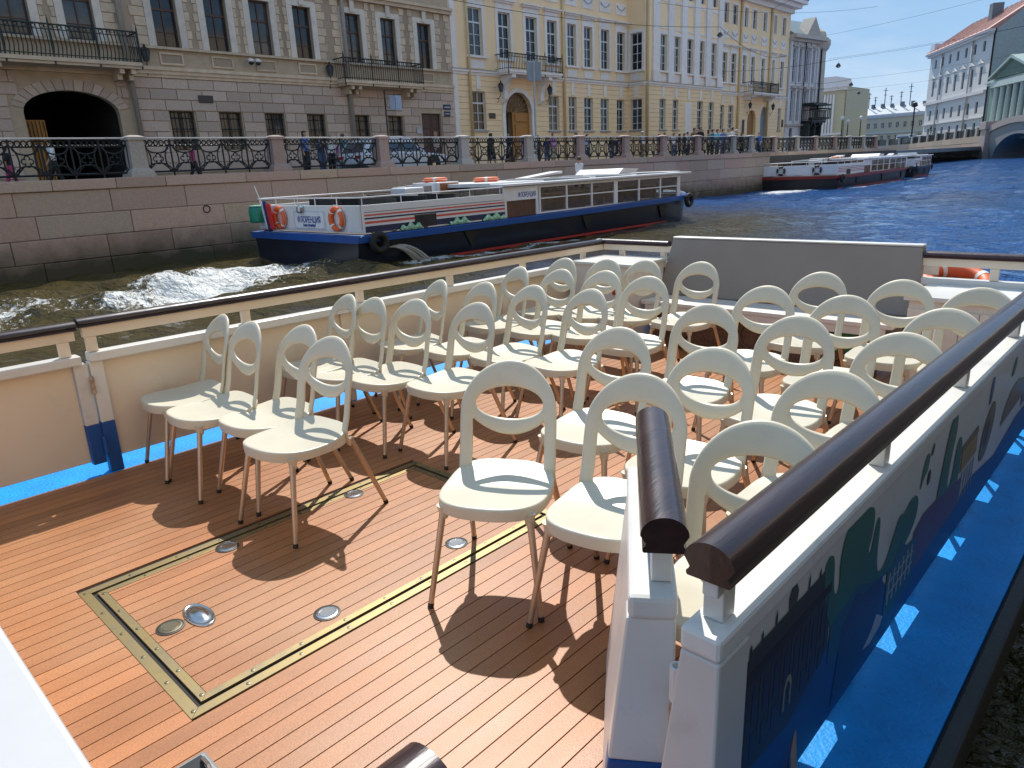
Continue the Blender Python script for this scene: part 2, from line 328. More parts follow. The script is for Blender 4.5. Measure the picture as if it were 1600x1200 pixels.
# bulwarks
PROF = [(-.044, 0), (-.047, .003), (-.047, .008), (-.042, .012), (-.040, .017), (-.044, .022)] + [(-.052 * math.cos(math.pi * q / 16), .032 + .034 * math.sin(math.pi * q / 16)) for q in range(17)] + [(.044, .022), (.040, .017), (.042, .012), (.047, .008), (.047, .003), (.044, 0)]
def handrail(parent, a, b, z=.855, w=1.0, pr=PROF, name='handrail', hs=1.0):
    a, b = Vector((*a, z)), Vector((*b, z)); t = (b - a).normalized(); s_ = Vector((t.y, -t.x, 0))
    m = MB(); k = len(pr)
    A = [a + s_ * q[0] * w + Vector((0, 0, q[1] * hs)) for q in pr]; B = [b + s_ * q[0] * w + Vector((0, 0, q[1] * hs)) for q in pr]
    m.add(A + B, [tuple(range(k)), tuple(reversed(range(k, 2 * k)))] + [(i, k + i, k + (i + 1) % k, (i + 1) % k) for i in range(k)])
    o = m.build(name, M_RAIL, parent, auto=35); return o
def obar(m, a, b, t, z0, z1):
    """bar between plan points a,b of plan thickness t"""
    a, b = Vector(a).to_2d() if len(a) == 3 else Vector(a), Vector(b); d = (b - a).normalized(); s_ = Vector((d.y, -d.x)) * t / 2
    c = [a + s_, b + s_, b - s_, a - s_]
    m.hexa([(*q, z0) for q in c] + [(*q, z1) for q in c]); return m
def post(parent, x, y, z0, z1, wx, wy, m=M_WHITE, name='post', dz=.0):
    return MB().box(x - wx / 2, x + wx / 2, y - wy / 2, y + wy / 2, z0, z1).build(name, m, parent, bevel=.003)
# left bulwark (forward part), gate post pair, aft leaf
XL = -4.45
lb = MB().box(XL - .022, XL - .012, 1.215, 6.06, .085, .672).build('port_bulwark', M_CREAM, boat, bevel=.004)
MB().box(XL - .05, XL + .045, 1.195, 6.10, .674, .727).build('sill', M_WHITE, lb, bevel=.008)
MB().box(XL - .012, XL + .022, 1.185, 6.12, .815, .874).build('rail_bar', M_CREAM, lb, bevel=.003)
for yy in (1.225, 2.15, 3.05, 3.95, 4.85, 5.75): post(lb, XL, yy, .728, .814, .036, .055, M_CREAM)
for yy in (2.9, 4.6): post(lb, XL - .002, yy, .002, .672, .018, .07, M_CREAM, 'stiffener')
MB().box(XL - .045, XL + .012, 1.19, 1.262, .31, .673).build('gate_post', M_WHITE, lb, bevel=.004)
MB().box(XL - .045, XL + .012, 1.19, 1.262, .002, .309).build('gate_post_foot', M_BLUEP, lb, bevel=.004)
handrail(lb, (XL, 1.17), (XL, 6.098), .874, .85, hs=.76)
ll = MB().box(XL - .022, XL - .012, -1.6, 1.105, .085, .672).build('port_gate', M_CREAM, boat, bevel=.004)
MB().box(XL - .05, XL + .045, -1.6, 1.150, .668, .720).build('sill', M_WHITE, ll, bevel=.008)
MB().box(XL - .012, XL + .022, -1.6, 1.145, .806, .862).build('rail_bar', M_CREAM, ll, bevel=.003)
for yy in (1.085, .1, -.9): post(ll, XL, yy, .721, .805, .036, .055, M_CREAM)
MB().box(XL - .045, XL + .012, 1.108, 1.178, .31, .667).build('gate_post', M_WHITE, ll, bevel=.004)
MB().box(XL - .045, XL + .012, 1.108, 1.178, .07, .309).build('gate_post_foot', M_BLUEP, ll, bevel=.004)
handrail(ll, (XL, -1.6), (XL, 1.158), .862, .85, hs=.76)
for zz in (.54, .18):
    MB().lathe([(.012, zz - .05), (.012, zz + .005), (.0105, zz + .006), (.0105, zz + .008), (.012, zz + .009), (.012, zz + .05)], (XL + .026, 1.183, 0), 10).build('hinge', M_RUST if zz > .4 else M_BLUEP, ll)
# forward bulwark across the bow end of the deck
fb = MB().box(-4.40, -.62, 6.072, 6.082, .085, .672).build('forward_bulwark', M_CREAM, boat)
MB().box(-4.40, -.56, 6.03, 6.125, .676, .729).build('sill', M_WHITE, fb, bevel=.008)
MB().box(-4.42, -.56, 6.06, 6.094, .817, .876).build('rail_bar', M_CREAM, fb, bevel=.003)
for xx in (-4.2, -3.72, -3.0, -2.1, -1.55, -1.0): post(fb, xx, 6.077, .730, .816, .055, .036, M_CREAM)
handrail(fb, (-4.498, 6.077), (-3.66, 6.077), .876, .85, hs=.76); handrail(fb, (-1.46, 6.077), (-.52, 6.077), .876, .85, hs=.76)
# right bulwark
XR = -.565
rb = MB().box(XR + .005, XR + .029, 1.235, 6.06, .085, .672).build('starboard_bulwark', M_WHITE, boat, bevel=.004)
MB().box(XR - .055, XR + .036, 1.10, 6.10, .674, .728).build('sill', M_WHITE, rb, bevel=.010)
MB().hexa([(XR - .053 - .045, 1.102, .295), (XR + .0345, 1.102, .295), (XR + .0345, 1.232, .295), (XR - .053 - .045, 1.232, .295), (XR - .053, 1.102, .673), (XR + .0345, 1.102, .673), (XR + .0345, 1.232, .673), (XR - .053, 1.232, .673)]).build('gate_post', M_WHITE, rb, bevel=.006)
MB().hexa([(XR - .053 - .08, 1.102, .002), (XR + .0345, 1.102, .002), (XR + .0345, 1.232, .002), (XR - .053 - .08, 1.232, .002), (XR - .053 - .045, 1.102, .294), (XR + .0345, 1.102, .294), (XR + .0345, 1.232, .294), (XR - .053 - .045, 1.232, .294)]).build('gate_post_foot', M_BLUEP, rb, bevel=.006)
MB().box(XR - .017, XR + .017, 1.115, 6.12, .806, .843).build('rail_bar', M_WHITE, rb, bevel=.003)
for yy in (1.18, 2.17, 3.16, 4.22, 5.2): post(rb, XR - .012, yy, .729, .805, .045, .05)
for yy in (2.1, 2.75, 3.45, 4.15, 4.9): post(rb, XR - .02, yy, .002, .672, .045, .02, M_WHITE, 'stiffener')
handrail(rb, (XR, 1.105), (XR, 4.02), .843, hs=1.22); handrail(rb, (XR, 4.023), (XR, 6.098), .843, hs=1.22)
# swung-open boarding gate
A = Vector((-.712, 1.150)); B = Vector((-1.105, 1.722)); d = (B - A).normalized(); sN = Vector((d.y, -d.x))     # sN points to starboard
def lean(a, b, t0, t1, z0, z1, k=.105):
    # wall piece between plan points, its inboard face raking inboard towards the deck
    def c(z): s_ = k * (.728 - z); return [a + sN * t1, b + sN * t1, b - sN * (t0 + s_), a - sN * (t0 + s_)]
    return MB().hexa([(*q, z0) for q in c(z0)] + [(*q, z1) for q in c(z1)])
gt = lean(A + d * .075, B, .044, .030, .05, .673).build('boarding_gate', mat('worn_white_panel', (.74, .66, .60), .4, var=.06, scale=3, col2=(.60, .58, .57), dirt=.55, stretch=(9, 9, 1.2)), boat, bevel=.004)
gm = MB(); obar(gm, A - d * .008, B + d * .01, .106, .674, .730); gm.build('sill', M_WHITE, gt, bevel=.012)
lean(A, A + d * .074, .050, .050, .292, .6735).build('gate_post', M_WHITE, gt, bevel=.006)
lean(A, A + d * .074, .050, .050, .045, .291).build('gate_post_foot', M_BLUEP, gt, bevel=.006)
for q in (.055, .58):
    gm = MB(); obar(gm, A + d * q + sN * .02, A + d * (q + .045) + sN * .02, .045, .731, .842); gm.build('post', M_WHITE, gt, bevel=.003)
handrail(gt, tuple(A - d * .02 + sN * .02), tuple(B + d * .0 + sN * .02), .843, .95, hs=1.22)
hp = Vector((-.640, 1.135))
for z0, z1, mm in ((.515, .60, M_WHITE), (.44, .512, M_RUST), (.10, .18, M_BLUEP)):
    MB().lathe([(.0165, z0), (.0165, z1), (.011, z1 + .001), (.009, z1 - .012)], (hp.x, hp.y, 0), 12).build('hinge', mm, gt, bevel=.001)
# aft end of the starboard rail, just entering the frame
ab = MB().box(XR + .005, XR + .029, -1.6, .40, .085, .672).build('aft_bulwark', M_WHITE, boat)
MB().box(XR - .055, XR + .036, -1.6, .425, .674, .728).build('sill', M_WHITE, ab, bevel=.01)
for yy in (.36, -.6): post(ab, XR, yy, .729, .842, .045, .05)
handrail(ab, (XR - .02, -1.6), (XR - .02, .438), .843, hs=1.2)
# painted mural on the outer face of the starboard bulwark
XM = XR + .0305
def mural(name, pts, col, lift=0, rough=.35):
    m = mat('mural_' + name, col, rough, var=.08, scale=9, dirt=.12)
    MB().poly([(XM + lift * .35, y, z) for y, z in pts], (.0004, 0, 0)).build('mural_' + name, m, rb)
mural('sea', [(1.24, .088), (6.05, .088), (6.05, .30), (5.2, .25), (4.4, .27), (3.9, .21), (3.4, .27), (3.1, .22), (2.6, .20), (2.3, .24), (2.15, .38), (1.95, .42), (1.73, .37), (1.6, .33), (1.24, .36)], (.010, .06, .24))
mural('palace', [(1.24, .30), (1.24, .60), (1.715, .60), (1.73, .36), (1.5, .27)], (.022, .024, .030), .0014)
mural('cornice', [(1.24, .535), (1.24, .563), (1.718, .563), (1.72, .535)], (.007, .007, .008), .0028)
mural('balustrade', [(1.245, .600), (1.245, .618), (1.712, .618), (1.715, .600)], (.03, .03, .03), .0016)
for yy, hh in ((1.25, .02), (1.305, .025), (1.375, .04), (1.56, .045), (1.63, .025), (1.70, .02)):
    mural('statue', [(yy - .004, .618), (yy - .004, .618 + hh * .5), (yy - .002, .618 + hh * .7), (yy, .618 + hh), (yy + .003, .618 + hh * .7), (yy + .004, .618 + hh * .5), (yy + .004, .618)], (.02, .02, .02), .0018)
mural('crest', [(1.445, .619), (1.44, .65), (1.455, .672), (1.468, .69), (1.48, .67), (1.492, .65), (1.487, .619)], (.05, .05, .05), .0018)
for i in range(8):
    yy = 1.27 + i * .056
    mural('window', [(yy, .42), (yy, .50), (yy + .012, .515), (yy + .024, .50), (yy + .024, .42)], (.013, .020, .05), .0030)
    mural('pilaster', [(yy + .036, .36), (yy + .036, .53), (yy + .044, .53), (yy + .044, .36)], (.034, .036, .046), .0030)
    mural('lower_window', [(yy, .33), (yy, .39), (yy + .024, .39), (yy + .024, .33)], (.012, .022, .06), .0030)
mural('arch', [(1.447, .335), (1.447, .40), (1.458, .425), (1.472, .43), (1.486, .42), (1.492, .40), (1.492, .335), (1.484, .335), (1.484, .395), (1.470, .415), (1.455, .395), (1.455, .335)], (.30, .27, .17), .0034)
def blob(pts, it=2):
    for _ in range(it):
        q = []
        for i in range(len(pts)):
            a, b = pts[i], pts[(i + 1) % len(pts)]
            q += [(a[0] * .75 + b[0] * .25, a[1] * .75 + b[1] * .25), (a[0] * .25 + b[0] * .75, a[1] * .25 + b[1] * .75)]
        pts = q
    return pts
TEAL = (.02, .14, .11)
mural('green_splash', blob([(1.66, .58), (1.66, .635), (1.69, .652), (1.725, .63), (1.735, .53), (1.765, .495), (1.785, .52), (1.77, .60), (1.80, .675), (1.88, .70), (1.97, .675), (2.035, .65), (2.035, .57), (2.005, .52), (2.035, .50), (2.055, .58), (2.075, .61), (2.10, .58), (2.10, .46), (2.13, .39), (2.2, .39), (2.26, .46), (2.31, .52), (2.36, .50), (2.42, .53), (2.50, .52), (2.53, .47), (2.50, .40), (2.3, .33), (2.1, .37), (1.95, .43), (1.8, .40), (1.735, .40)]), TEAL, .0020)
mural('teal_wash', [(1.74, .30), (1.74, .42), (1.86, .43), (1.95, .44), (2.1, .38), (2.2, .36), (2.15, .25)], (.010, .085, .16), .0026)
mural('palace_blue', [(1.80, .12), (1.84, .36), (1.95, .42), (2.0, .385), (2.18, .36), (2.2, .14)], (.012, .035, .13), .0032)
mural('drop', blob([(2.52, .51), (2.535, .60), (2.57, .645), (2.61, .63), (2.60, .57), (2.56, .56)]), (.03, .16, .14), .002)
mural('small_drop', blob([(2.62, .61), (2.63, .65), (2.655, .66), (2.655, .62)]), (.03, .07, .07), .002)
mural('dark_drop', blob([(2.615, .50), (2.61, .55), (2.64, .57), (2.655, .52)]), (.01, .02, .025), .002)
mural('tall_drip', blob([(2.78, .36), (2.82, .50), (2.85, .61), (2.90, .685), (2.97, .68), (2.985, .60), (2.95, .52), (2.93, .40), (2.97, .365), (3.01, .40), (3.02, .52), (3.06, .56), (3.11, .53), (3.13, .42), (3.12, .34), (2.95, .30)]), (.02, .13, .11), .002)
mural('purple_roofs', [(2.5, .20), (2.52, .37), (2.62, .40), (2.78, .39), (3.0, .36), (3.2, .34), (3.2, .22)], (.10, .05, .12), .0024)
mural('theatre', [(2.24, .16), (2.24, .345), (2.30, .36), (2.36, .40), (2.44, .355), (2.55, .34), (2.57, .16)], (.02, .10, .15), .0028)
for i in range(6):
    yy = 2.265 + i * .048
    mural('pale_column', [(yy, .21), (yy, .325), (yy + .014, .325), (yy + .014, .21)], (.36, .38, .36), .0044)
for zz in (.245, .29): mural('pale_beam', [(2.255, zz), (2.255, zz + .008), (2.535, zz + .008), (2.535, zz)], (.34, .36, .34), .0050)
mural('white_boat', [(2.06, .16), (2.13, .145), (2.22, .16), (2.24, .185), (2.17, .23), (2.13, .19)], (.40, .46, .50), .0046)
mural('gold_building', [(3.15, .37), (3.15, .46), (3.40, .475), (3.43, .38)], (.36, .23, .05), .0024)
mural('gold_roof', [(3.12, .46), (3.14, .49), (3.40, .505), (3.42, .475)], (.20, .12, .03), .0036)
for i in range(5):
    yy = 3.19 + i * .05
    mural('gold_column', [(yy, .23), (yy, .36), (yy + .016, .36), (yy + .016, .23)], (.28, .30, .34), .0030)
mural('bird', blob([(3.50, .30), (3.52, .44), (3.60, .52), (3.70, .55), (3.76, .47), (3.72, .36), (3.62, .28)]), (.16, .13, .07), .0024)
mural('bird_breast', blob([(3.55, .36), (3.57, .46), (3.63, .48), (3.66, .40), (3.61, .34)]), (.02, .04, .06), .0036)
mural('blue_drip', blob([(3.56, .56), (3.57, .64), (3.60, .68), (3.63, .65), (3.62, .57), (3.59, .54)]), (.02, .08, .25), .002)
mural('green_drip', blob([(4.05, .56), (4.08, .62), (4.13, .66), (4.16, .62), (4.12, .56)]), (.02, .13, .11), .002)
mural('ship', [(3.95, .34), (4.0, .42), (4.12, .48), (4.3, .50), (4.5, .46), (4.5, .36)], (.20, .14, .08), .0024)
mural('far_houses', [(4.5, .30), (4.5, .46), (4.7, .52), (4.9, .46), (5.2, .50), (5.6, .44), (5.9, .47), (5.9, .30)], (.13, .12, .18), .0024)

# ------------------------------------------------------------------ chairs
M_CHAIR = mat('cream_plastic', (.645, .59, .46), .38, var=.045, scale=4, dirt=.12, spec=.45, bump=.05, bscale=160, rvar=.06)
p_ = M_CHAIR.node_tree.nodes['Principled BSDF']; p_.inputs['Subsurface Weight'].default_value = .12; p_.inputs['Subsurface Radius'].default_value = (.02, .012, .006); p_.inputs['Subsurface Scale'].default_value = .5
M_LEG = mat('champagne_tube', (.56, .46, .36), .34, metal=.75, var=.08)
M_FOOT = mat('black_foot_cap', (.015, .014, .014), .6)
def chair_meshes():
    # seat: rounded plan, dished top, deep apron
    n = 44
    def outl(a):
        c, s_ = math.cos(a), math.sin(a)
        hw = .216 if s_ < 0 else .216 - .022 * s_
        e = .74 if s_ < 0 else .55
        return hw * math.copysign(abs(c) ** e, c), (-.005 + (.250 if s_ < 0 else .190) * math.copysign(abs(s_) ** e, s_))
    def base(y): t = (y + .24) / .42; return .440 - .014 * math.sin(min(1, max(0, t)) * math.pi) + .018 * max(0, t - .62) / .38
    def apron(y): t = (y + .24) / .42; return .050 - .014 * math.sin(min(1, max(0, t)) * math.pi) ** 2 + .012 * max(0, t)
    rings = []
    for t in (.0001, .35, .65, .85, .94, .975): rings.append([(x * t, y * t - .0, base(y * t) - .009 * (1 - t * t)) for x, y in [outl(2 * math.pi * j / n) for j in range(n)]])
    O = [outl(2 * math.pi * j / n) for j in range(n)]
    rings.append([(x * .994, y * .994, base(y) - .004) for x, y in O]); rings.append([(x, y, base(y) - .012) for x, y in O])
    rings.append([(x * .992, y * .992, base(y) - apron(y)) for x, y in O]); rings.append([(x * .95, y * .95, base(y) - apron(y) - .001) for x, y in O])
    rings.append([(x * .93, y * .93, base(y) - .022) for x, y in O]); rings.append([(x * .0001, y * .0001, .405) for x, y in O])
    m = MB(); vs = [q for g in rings for q in g]; k = len(rings)
    m.add(vs, [(i * n + j, i * n + (j + 1) % n, (i + 1) * n + (j + 1) % n, (i + 1) * n + j) for i in range(k - 1) for j in range(n)])
    # front leg sockets
    for sx in (-1, 1): m.lathe([(.0145, .352), (.018, .362), (.021, .385), (.028, .405)], (sx * .168, -.175, 0), 10)
    seat = m.mesh('seat', M_CHAIR, True); sharp(seat, 50)
    # backrest: hooped band with an oval window above a pointed lower bow, on two posts
    A_, B_, SC = .142, .062, .258
    def outer(a):          # a: 0 at right, pi/2 top
        return .206 * math.cos(a), .222 + .207 * math.sin(a)
    IN = []; OUT = []
    K = 24
    for i in range(K + 1):
        a = math.pi * i / K
        OUT.append(outer(a)); IN.append((A_ * math.cos(a), SC + B_ * math.sin(a)))
    lo_o = []; lo_i = []
    for i in range(0, K + 1):     # lower bow from left to right
        a = math.pi + math.pi * i / K; xx = math.cos(a)
        lo_i.append((A_ * xx, SC + B_ * math.sin(a)))
        lo_o.append((.152 * xx, .124 + .066 * abs(xx) ** 2.0 + (.0 if abs(xx) < .97 else .0)))
    v2 = []; f2 = []
    def addv(p): v2.append(p); return len(v2) - 1
    io = [addv(p) for p in OUT]; ii = [addv(p) for p in IN]; im = [addv(((p[0] + q[0]) / 2, (p[1] + q[1]) / 2)) for p, q in zip(OUT, IN)]
    for i in range(K): f2 += [(io[i], io[i + 1], im[i + 1], im[i]), (im[i], im[i + 1], ii[i + 1], ii[i])]
    jo = []; ji = [ii[K]]
    for i in range(K + 1): jo.append(addv(lo_o[i]))
    for i in range(1, K): ji.append(addv(lo_i[i]))
    ji.append(ii[0])
    for i in range(K): f2.append((ji[i], ji[i + 1], jo[i + 1], jo[i]))
    # shoulders: outer band bottom (x=.2,s=.225), mid, hole side, and bow end
    eL, eR = jo[0], jo[K]
    rows = [.17, .11, .05, .0, -.045, -.085]
    for sgn, o0, m0, i0, e0 in ((1, io[0], im[0], ii[0], eR), (-1, io[K], im[K], ii[K], eL)):
        f2.append((o0, m0, i0, e0))
        prev = (o0, e0)
        for s_ in rows:
            if s_ >= .0: a, b = .207, .150
            elif s_ > -.06: a, b = .208, .149
            else: a, b = .203, .160
            p1 = addv((sgn * a, s_)); p2 = addv((sgn * b, s_)); f2.append((prev[0], prev[1], p2, p1)); prev = (p1, p2)
    def m3(p):
        x, s_ = p; t = max(0, s_) / .425
        y = .165 + .045 * t + .062 * t * t - .030 * (x / .2) ** 2
        if s_ < .06: y += -.02 * ((.06 - s_) / .06) ** 1.5 * (1 if s_ > -.001 else 0) + (.0 if s_ >= 0 else -.02 + .030 * (-s_ / .085))
        return (x, y, .440 + s_ * .992)
    me = bpy.data.meshes.new('backrest'); me.from_pydata([m3(p) for p in v2], [], f2); me.validate()
    import bmesh
    bb = bmesh.new(); bb.from_mesh(me); bmesh.ops.recalc_face_normals(bb, faces=bb.faces); bb.to_mesh(me); bb.free()
    o = bpy.data.objects.new('tmp', me); COL.objects.link(o)
    w = o.modifiers.new('w', 'WELD'); w.merge_threshold = .0005
    so = o.modifiers.new('s', 'SOLIDIFY'); so.thickness = .019; so.offset = 0; so.use_even_offset = False
    sb = o.modifiers.new('b', 'SUBSURF'); sb.levels = 1; sb.render_levels = 1
    back = baked(o); back.materials.clear(); back.materials.append(M_CHAIR)
    legs = []
    for sx in (-1, 1):
        legs.append((((sx * .218, -.250, .016), (sx * .168, -.175, .395)), 'f'))
        legs.append((((sx * .222, .300, .016), (sx * .184, .150, .400)), 'r'))
    lm = []
    for (a, b), k_ in legs:
        m = MB().tube([a, tuple(np.array(a) * .5 + np.array(b) * .5), b], [.0112, .0125, .0138], 12); me = m.mesh('leg', M_LEG, True); sharp(me, 40)
        dv = (Vector(b) - Vector(a)).normalized(); e = Vector(a) - dv * .0155
        c = MB().tube([tuple(e), a, tuple(Vector(a) + dv * .004)], [.0122, .0125, .0118], 12).mesh('foot_cap', M_FOOT, True); sharp(c, 40)
        lm.append((me, c))
    return seat, back, lm
SEAT, BACK, LEGS = chair_meshes()
# (x, y of the back's crown, facing angle in degrees, label)
CH = [
 # left block, rows from the stern forward, from the port bulwark inwards
 (-4.15, 1.87, -97, 'chair tight against the port bulwark in the nearest port row'),
 (-3.78, 1.86, -92, 'second chair from the port bulwark in the nearest port row'),
 (-3.42, 1.98, -90, 'third chair from the port bulwark in the nearest port row'),
 (-3.03, 1.90, -84, 'inner end chair of the nearest port row, beside the hatch'),
 (-4.10, 2.73, -99, 'chair against the port bulwark in the second port row'),
 (-3.83, 2.75, -93, 'second chair from the port bulwark in the second port row'),
 (-3.53, 2.85, -90, 'third chair from the port bulwark in the second port row'),
 (-3.09, 2.97, -92, 'inner end chair of the second port row, beyond the far end of the hatch'),
 (-4.05, 3.51, -104, 'chair against the port bulwark in the third port row'),
 (-3.66, 3.60, -98, 'second chair from the port bulwark in the third port row'),
 (-3.25, 3.66, -97, 'third chair from the port bulwark in the third port row'),
 (-2.80, 3.72, -98, 'inner end chair of the third port row'),
 (-4.02, 4.36, -103, 'chair against the port bulwark in the fourth port row'),
 (-3.61, 4.40, -95, 'second chair from the port bulwark in the fourth port row'),
 (-3.24, 4.48, -92, 'third chair from the port bulwark in the fourth row'),
 (-2.79, 4.38, -88, 'inner end chair of the fourth port row'),
 (-4.06, 5.00, -96, 'chair against the port bulwark in the front row'),
 (-3.67, 5.10, -93, 'second chair from the port bulwark in the front row'),
 (-3.33, 5.18, -92, 'third chair from the port bulwark in the front row'),
 (-2.86, 5.26, -92, 'chair standing against the port end of the grey bench'),
 # right block
 (-1.97, 2.06, -62, 'big foreground chair turned inwards beside the brass-edged hatch'),
 (-1.42, 2.20, -80, 'foreground chair half hidden behind the open boarding gate'),
 (-.84, 1.97, -77, 'nearest chair of all, cut by the starboard handrail'),
 (-1.96, 2.84, -86, 'inner end chair of the second starboard row'),
 (-1.39, 2.72, -88, 'middle chair of the second starboard row'),
 (-.87, 2.64, -90, 'chair at the starboard bulwark in the second starboard row'),
 (-1.90, 3.61, -88, 'inner end chair of the third starboard row'),
 (-1.37, 3.55, -90, 'middle chair of the third starboard row'),
 (-.85, 3.42, -91, 'chair at the starboard bulwark in the third starboard row'),
 (-1.90, 4.36, -89, 'inner end chair of the fourth starboard row'),
 (-1.38, 4.25, -88, 'middle chair of the fourth starboard row'),
 (-.84, 4.10, -91, 'chair at the starboard bulwark in the fourth row'),
 (-1.84, 5.10, -91, 'chair standing against the middle of the grey bench'),
 (-1.29, 4.98, -89, 'chair at the starboard end of the grey bench'),
 (-.84, 4.86, -90, 'chair at the starboard bulwark in the front row'),
]
for x, y, fa, lab in CH:
    a = R(fa); fx, fy = math.cos(a), math.sin(a)
    t = thing('chair', 'cream ' + lab, 'chair', (x + fx * .262, y + fy * .262, .0005), a + math.pi / 2, 'cream chairs set in rows on the deck')
    ONBOARD.append(t)
    obj('seat', SEAT, t); obj('backrest', BACK, t)
    for lm_, cm_ in LEGS: g_ = obj('leg', lm_, t); obj('foot_cap', cm_, g_)

# ------------------------------------------------------------------ fittings at the bow end of the deck
M_GREYV = mat('grey_vinyl', (.27, .24, .215), .5, var=.05, bump=.08, bscale=200)
M_WPAINT = mat('white_board', (.72, .66, .60), .45, var=.06, dirt=.1, stretch=(6, 6, 1))
M_LATT = mat('wicker_front', (.17, .085, .05), .6, var=.45, scale=45, bump=.5, bscale=80)
b = thing('bench', 'long built-in bench with tall grey vinyl backrest and white slatted seat', 'bench', (-2.55, 5.85, 0)); ONBOARD.append(b)
def rel(m, t): m.v = [(x - t.location.x, y - t.location.y, z - t.location.z) for x, y, z in m.v]; return m
rel(MB().hexa([(-3.72, 5.985, .43), (-1.44, 5.985, .43), (-1.44, 6.02, .43), (-3.72, 6.02, .43), (-3.60, 6.045, .955), (-1.47, 6.045, .955), (-1.47, 6.14, .955), (-3.60, 6.14, .955)]), b).build('backrest', M_GREYV, b, bevel=.012)
rel(MB().box(-3.60, -1.47, 6.04, 6.145, .957, .972), b).build('top_trim', M_WHITE, b, bevel=.007)
for i in range(5): rel(MB().box(-3.66, -1.50, 5.60 + i * .078, 5.60 + i * .078 + .074, .395, .43), b).build('seat_slat', M_WPAINT, b, bevel=.004)
rel(MB().box(-3.62, -1.55, 5.605, 5.625, .335, .393), b).build('apron', M_WPAINT, b)
rel(MB().box(-3.60, -1.60, 5.68, 5.70, .0, .394), b).build('front_panel', M_LATT, b)
for xx in (-3.3, -2.6, -1.95):
    rel(MB().torus((xx, 5.672, .2), .11, .012, 28, 8, 'y'), b).build('grille_ring', mat('bronze_ring', (.16, .09, .05), .5, metal=.4), b, smooth=True)
rel(MB().box(-1.98, -1.76, 5.664, 5.678, .17, .33), b).build('green_notice', mat('green_sign', (.01, .16, .06), .5), b)
t = thing('locker', 'white corner locker at the port bow with a red letter on its side', 'locker', (-4.02, 5.75, 0)); ONBOARD.append(t)
rel(MB().box(-4.36, -3.68, 5.48, 6.02, .02, .742), t).build('body', M_WPAINT, t, bevel=.006)
rel(MB().box(-4.39, -3.65, 5.45, 6.035, .744, .772), t).build('lid', M_WHITE, t, bevel=.006)
lt = obj('red_letter', text_mesh('L', .17, mat('red_letter', (.50, .02, .03), .5), .003, .004), t); lt.location = (-3.86 + 4.02, 5.476 - 5.75, .53); lt.rotation_euler = (R(90), 0, 0)
t = thing('locker', 'white boarded locker marked number five by the starboard bow', 'locker', (-1.05, 5.6, 0)); ONBOARD.append(t)
rel(MB().box(-1.37, -.72, 5.44, 6.02, .03, .655), t).build('body', M_WPAINT, t, bevel=.004)
for i in range(6): rel(MB().box(-1.37 + i * .108, -1.37 + i * .108 + .103, 5.425, 5.439, .05, .60), t).build('board', M_WPAINT, t, bevel=.002)
rel(MB().box(-1.40, -.69, 5.41, 6.03, .657, .69), t).build('lid', M_WHITE, t, bevel=.005)
for tx, dx in (('N', -.30), ('5', -.11)):
    o = obj('black_number', text_mesh(tx, .115, mat('black_lettering', (.015, .015, .015), .5), .0015, .003), t); o.location = (dx, 5.4225 - 5.6, .43); o.rotation_euler = (R(90), 0, 0)
def lifering(name, label, loc, rot, R_=.30, r=.065, c1=(.78, .13, .035), c2=(.75, .72, .66), group=None, n=4):
    t = thing(name, label, 'life ring', loc, 0, group); t.rotation_euler = rot
    MB().torus((0, 0, 0), R_ - r, r, 32, 12).build('ring', mat('ring_%d' % int(c1[0] * 100), c1, .5, var=.1, bump=.08), t, smooth=True)
    bm = mat('ring_band', c2, .6)
    for i in range(n):
        a0 = 2 * math.pi * (i + .5) / n; m = MB(); pts = []
        vs = []; k = 5
        for q in range(k):
            a = a0 + (q - 2) * .055
            for j in range(12):
                bb = 2 * math.pi * j / 12; rr = r * 1.05
                vs.append(((R_ - r + rr * math.cos(bb)) * math.cos(a), (R_ - r + rr * math.cos(bb)) * math.sin(a), rr * math.sin(bb)))
        m.add(vs, [(i2 * 12 + j, (i2 + 1) * 12 + j, (i2 + 1) * 12 + (j + 1) % 12, i2 * 12 + (j + 1) % 12) for i2 in range(k - 1) for j in range(12)])
        m.build('band', bm, t, smooth=True)
    m = MB()
    for i in range(n):
        a0 = 2 * math.pi * (i + .5) / n; a1 = a0 + 2 * math.pi / n; pts = []
        for q in range(9):
            a = a0 + (a1 - a0) * q / 8; rr = R_ + .012 + .018 * math.sin(math.pi * q / 8); pts.append((rr * math.cos(a), rr * math.sin(a), 0))
        m.tube(pts, .006, 5)
    m.build('grab_line', mat('grab_line', (.6, .55, .45), .8), t)
    return t
ONBOARD.append(lifering('life_ring', 'orange life ring lying outside the bow rail, right of the grey bench', (-1.30, 6.40, .665), (R(14), R(8), 0), .26, .055))
rel_box = thing('outboard_shelf', 'small grey-white box outside the bow rail beside the orange life ring', 'box', (-1.45, 6.33, 0)); ONBOARD.append(rel_box)
rel(MB().box(-1.62, -1.33, 6.22, 6.48, .003, .60), rel_box).build('stand', M_WPAINT, rel_box, bevel=.005)
rel(MB().box(-1.60, -1.38, 6.17, 6.20, .735, .81), rel_box).build('lid_edge', M_WPAINT, rel_box)
rel(MB().box(-1.62, -1.35, 6.14, 6.48, .60, .68), rel_box).build('tray', M_BLACK, rel_box, bevel=.01)
t = thing('cabin_ledge', 'plain white cabin ledge cutting into the bottom left corner', 'ledge', (-2.7, -.3, 0)); ONBOARD.append(t)
rel(MB().box(-4.30, -1.02, -.9, .185, .70, .755), t).build('top', mat('matte_white', (.58, .58, .58), .5, var=.04, dirt=.1), t, bevel=.012)
rel(MB().box(-4.28, -1.05, -.88, .15, .0, .698), t).build('cabinet', M_WPAINT, t)
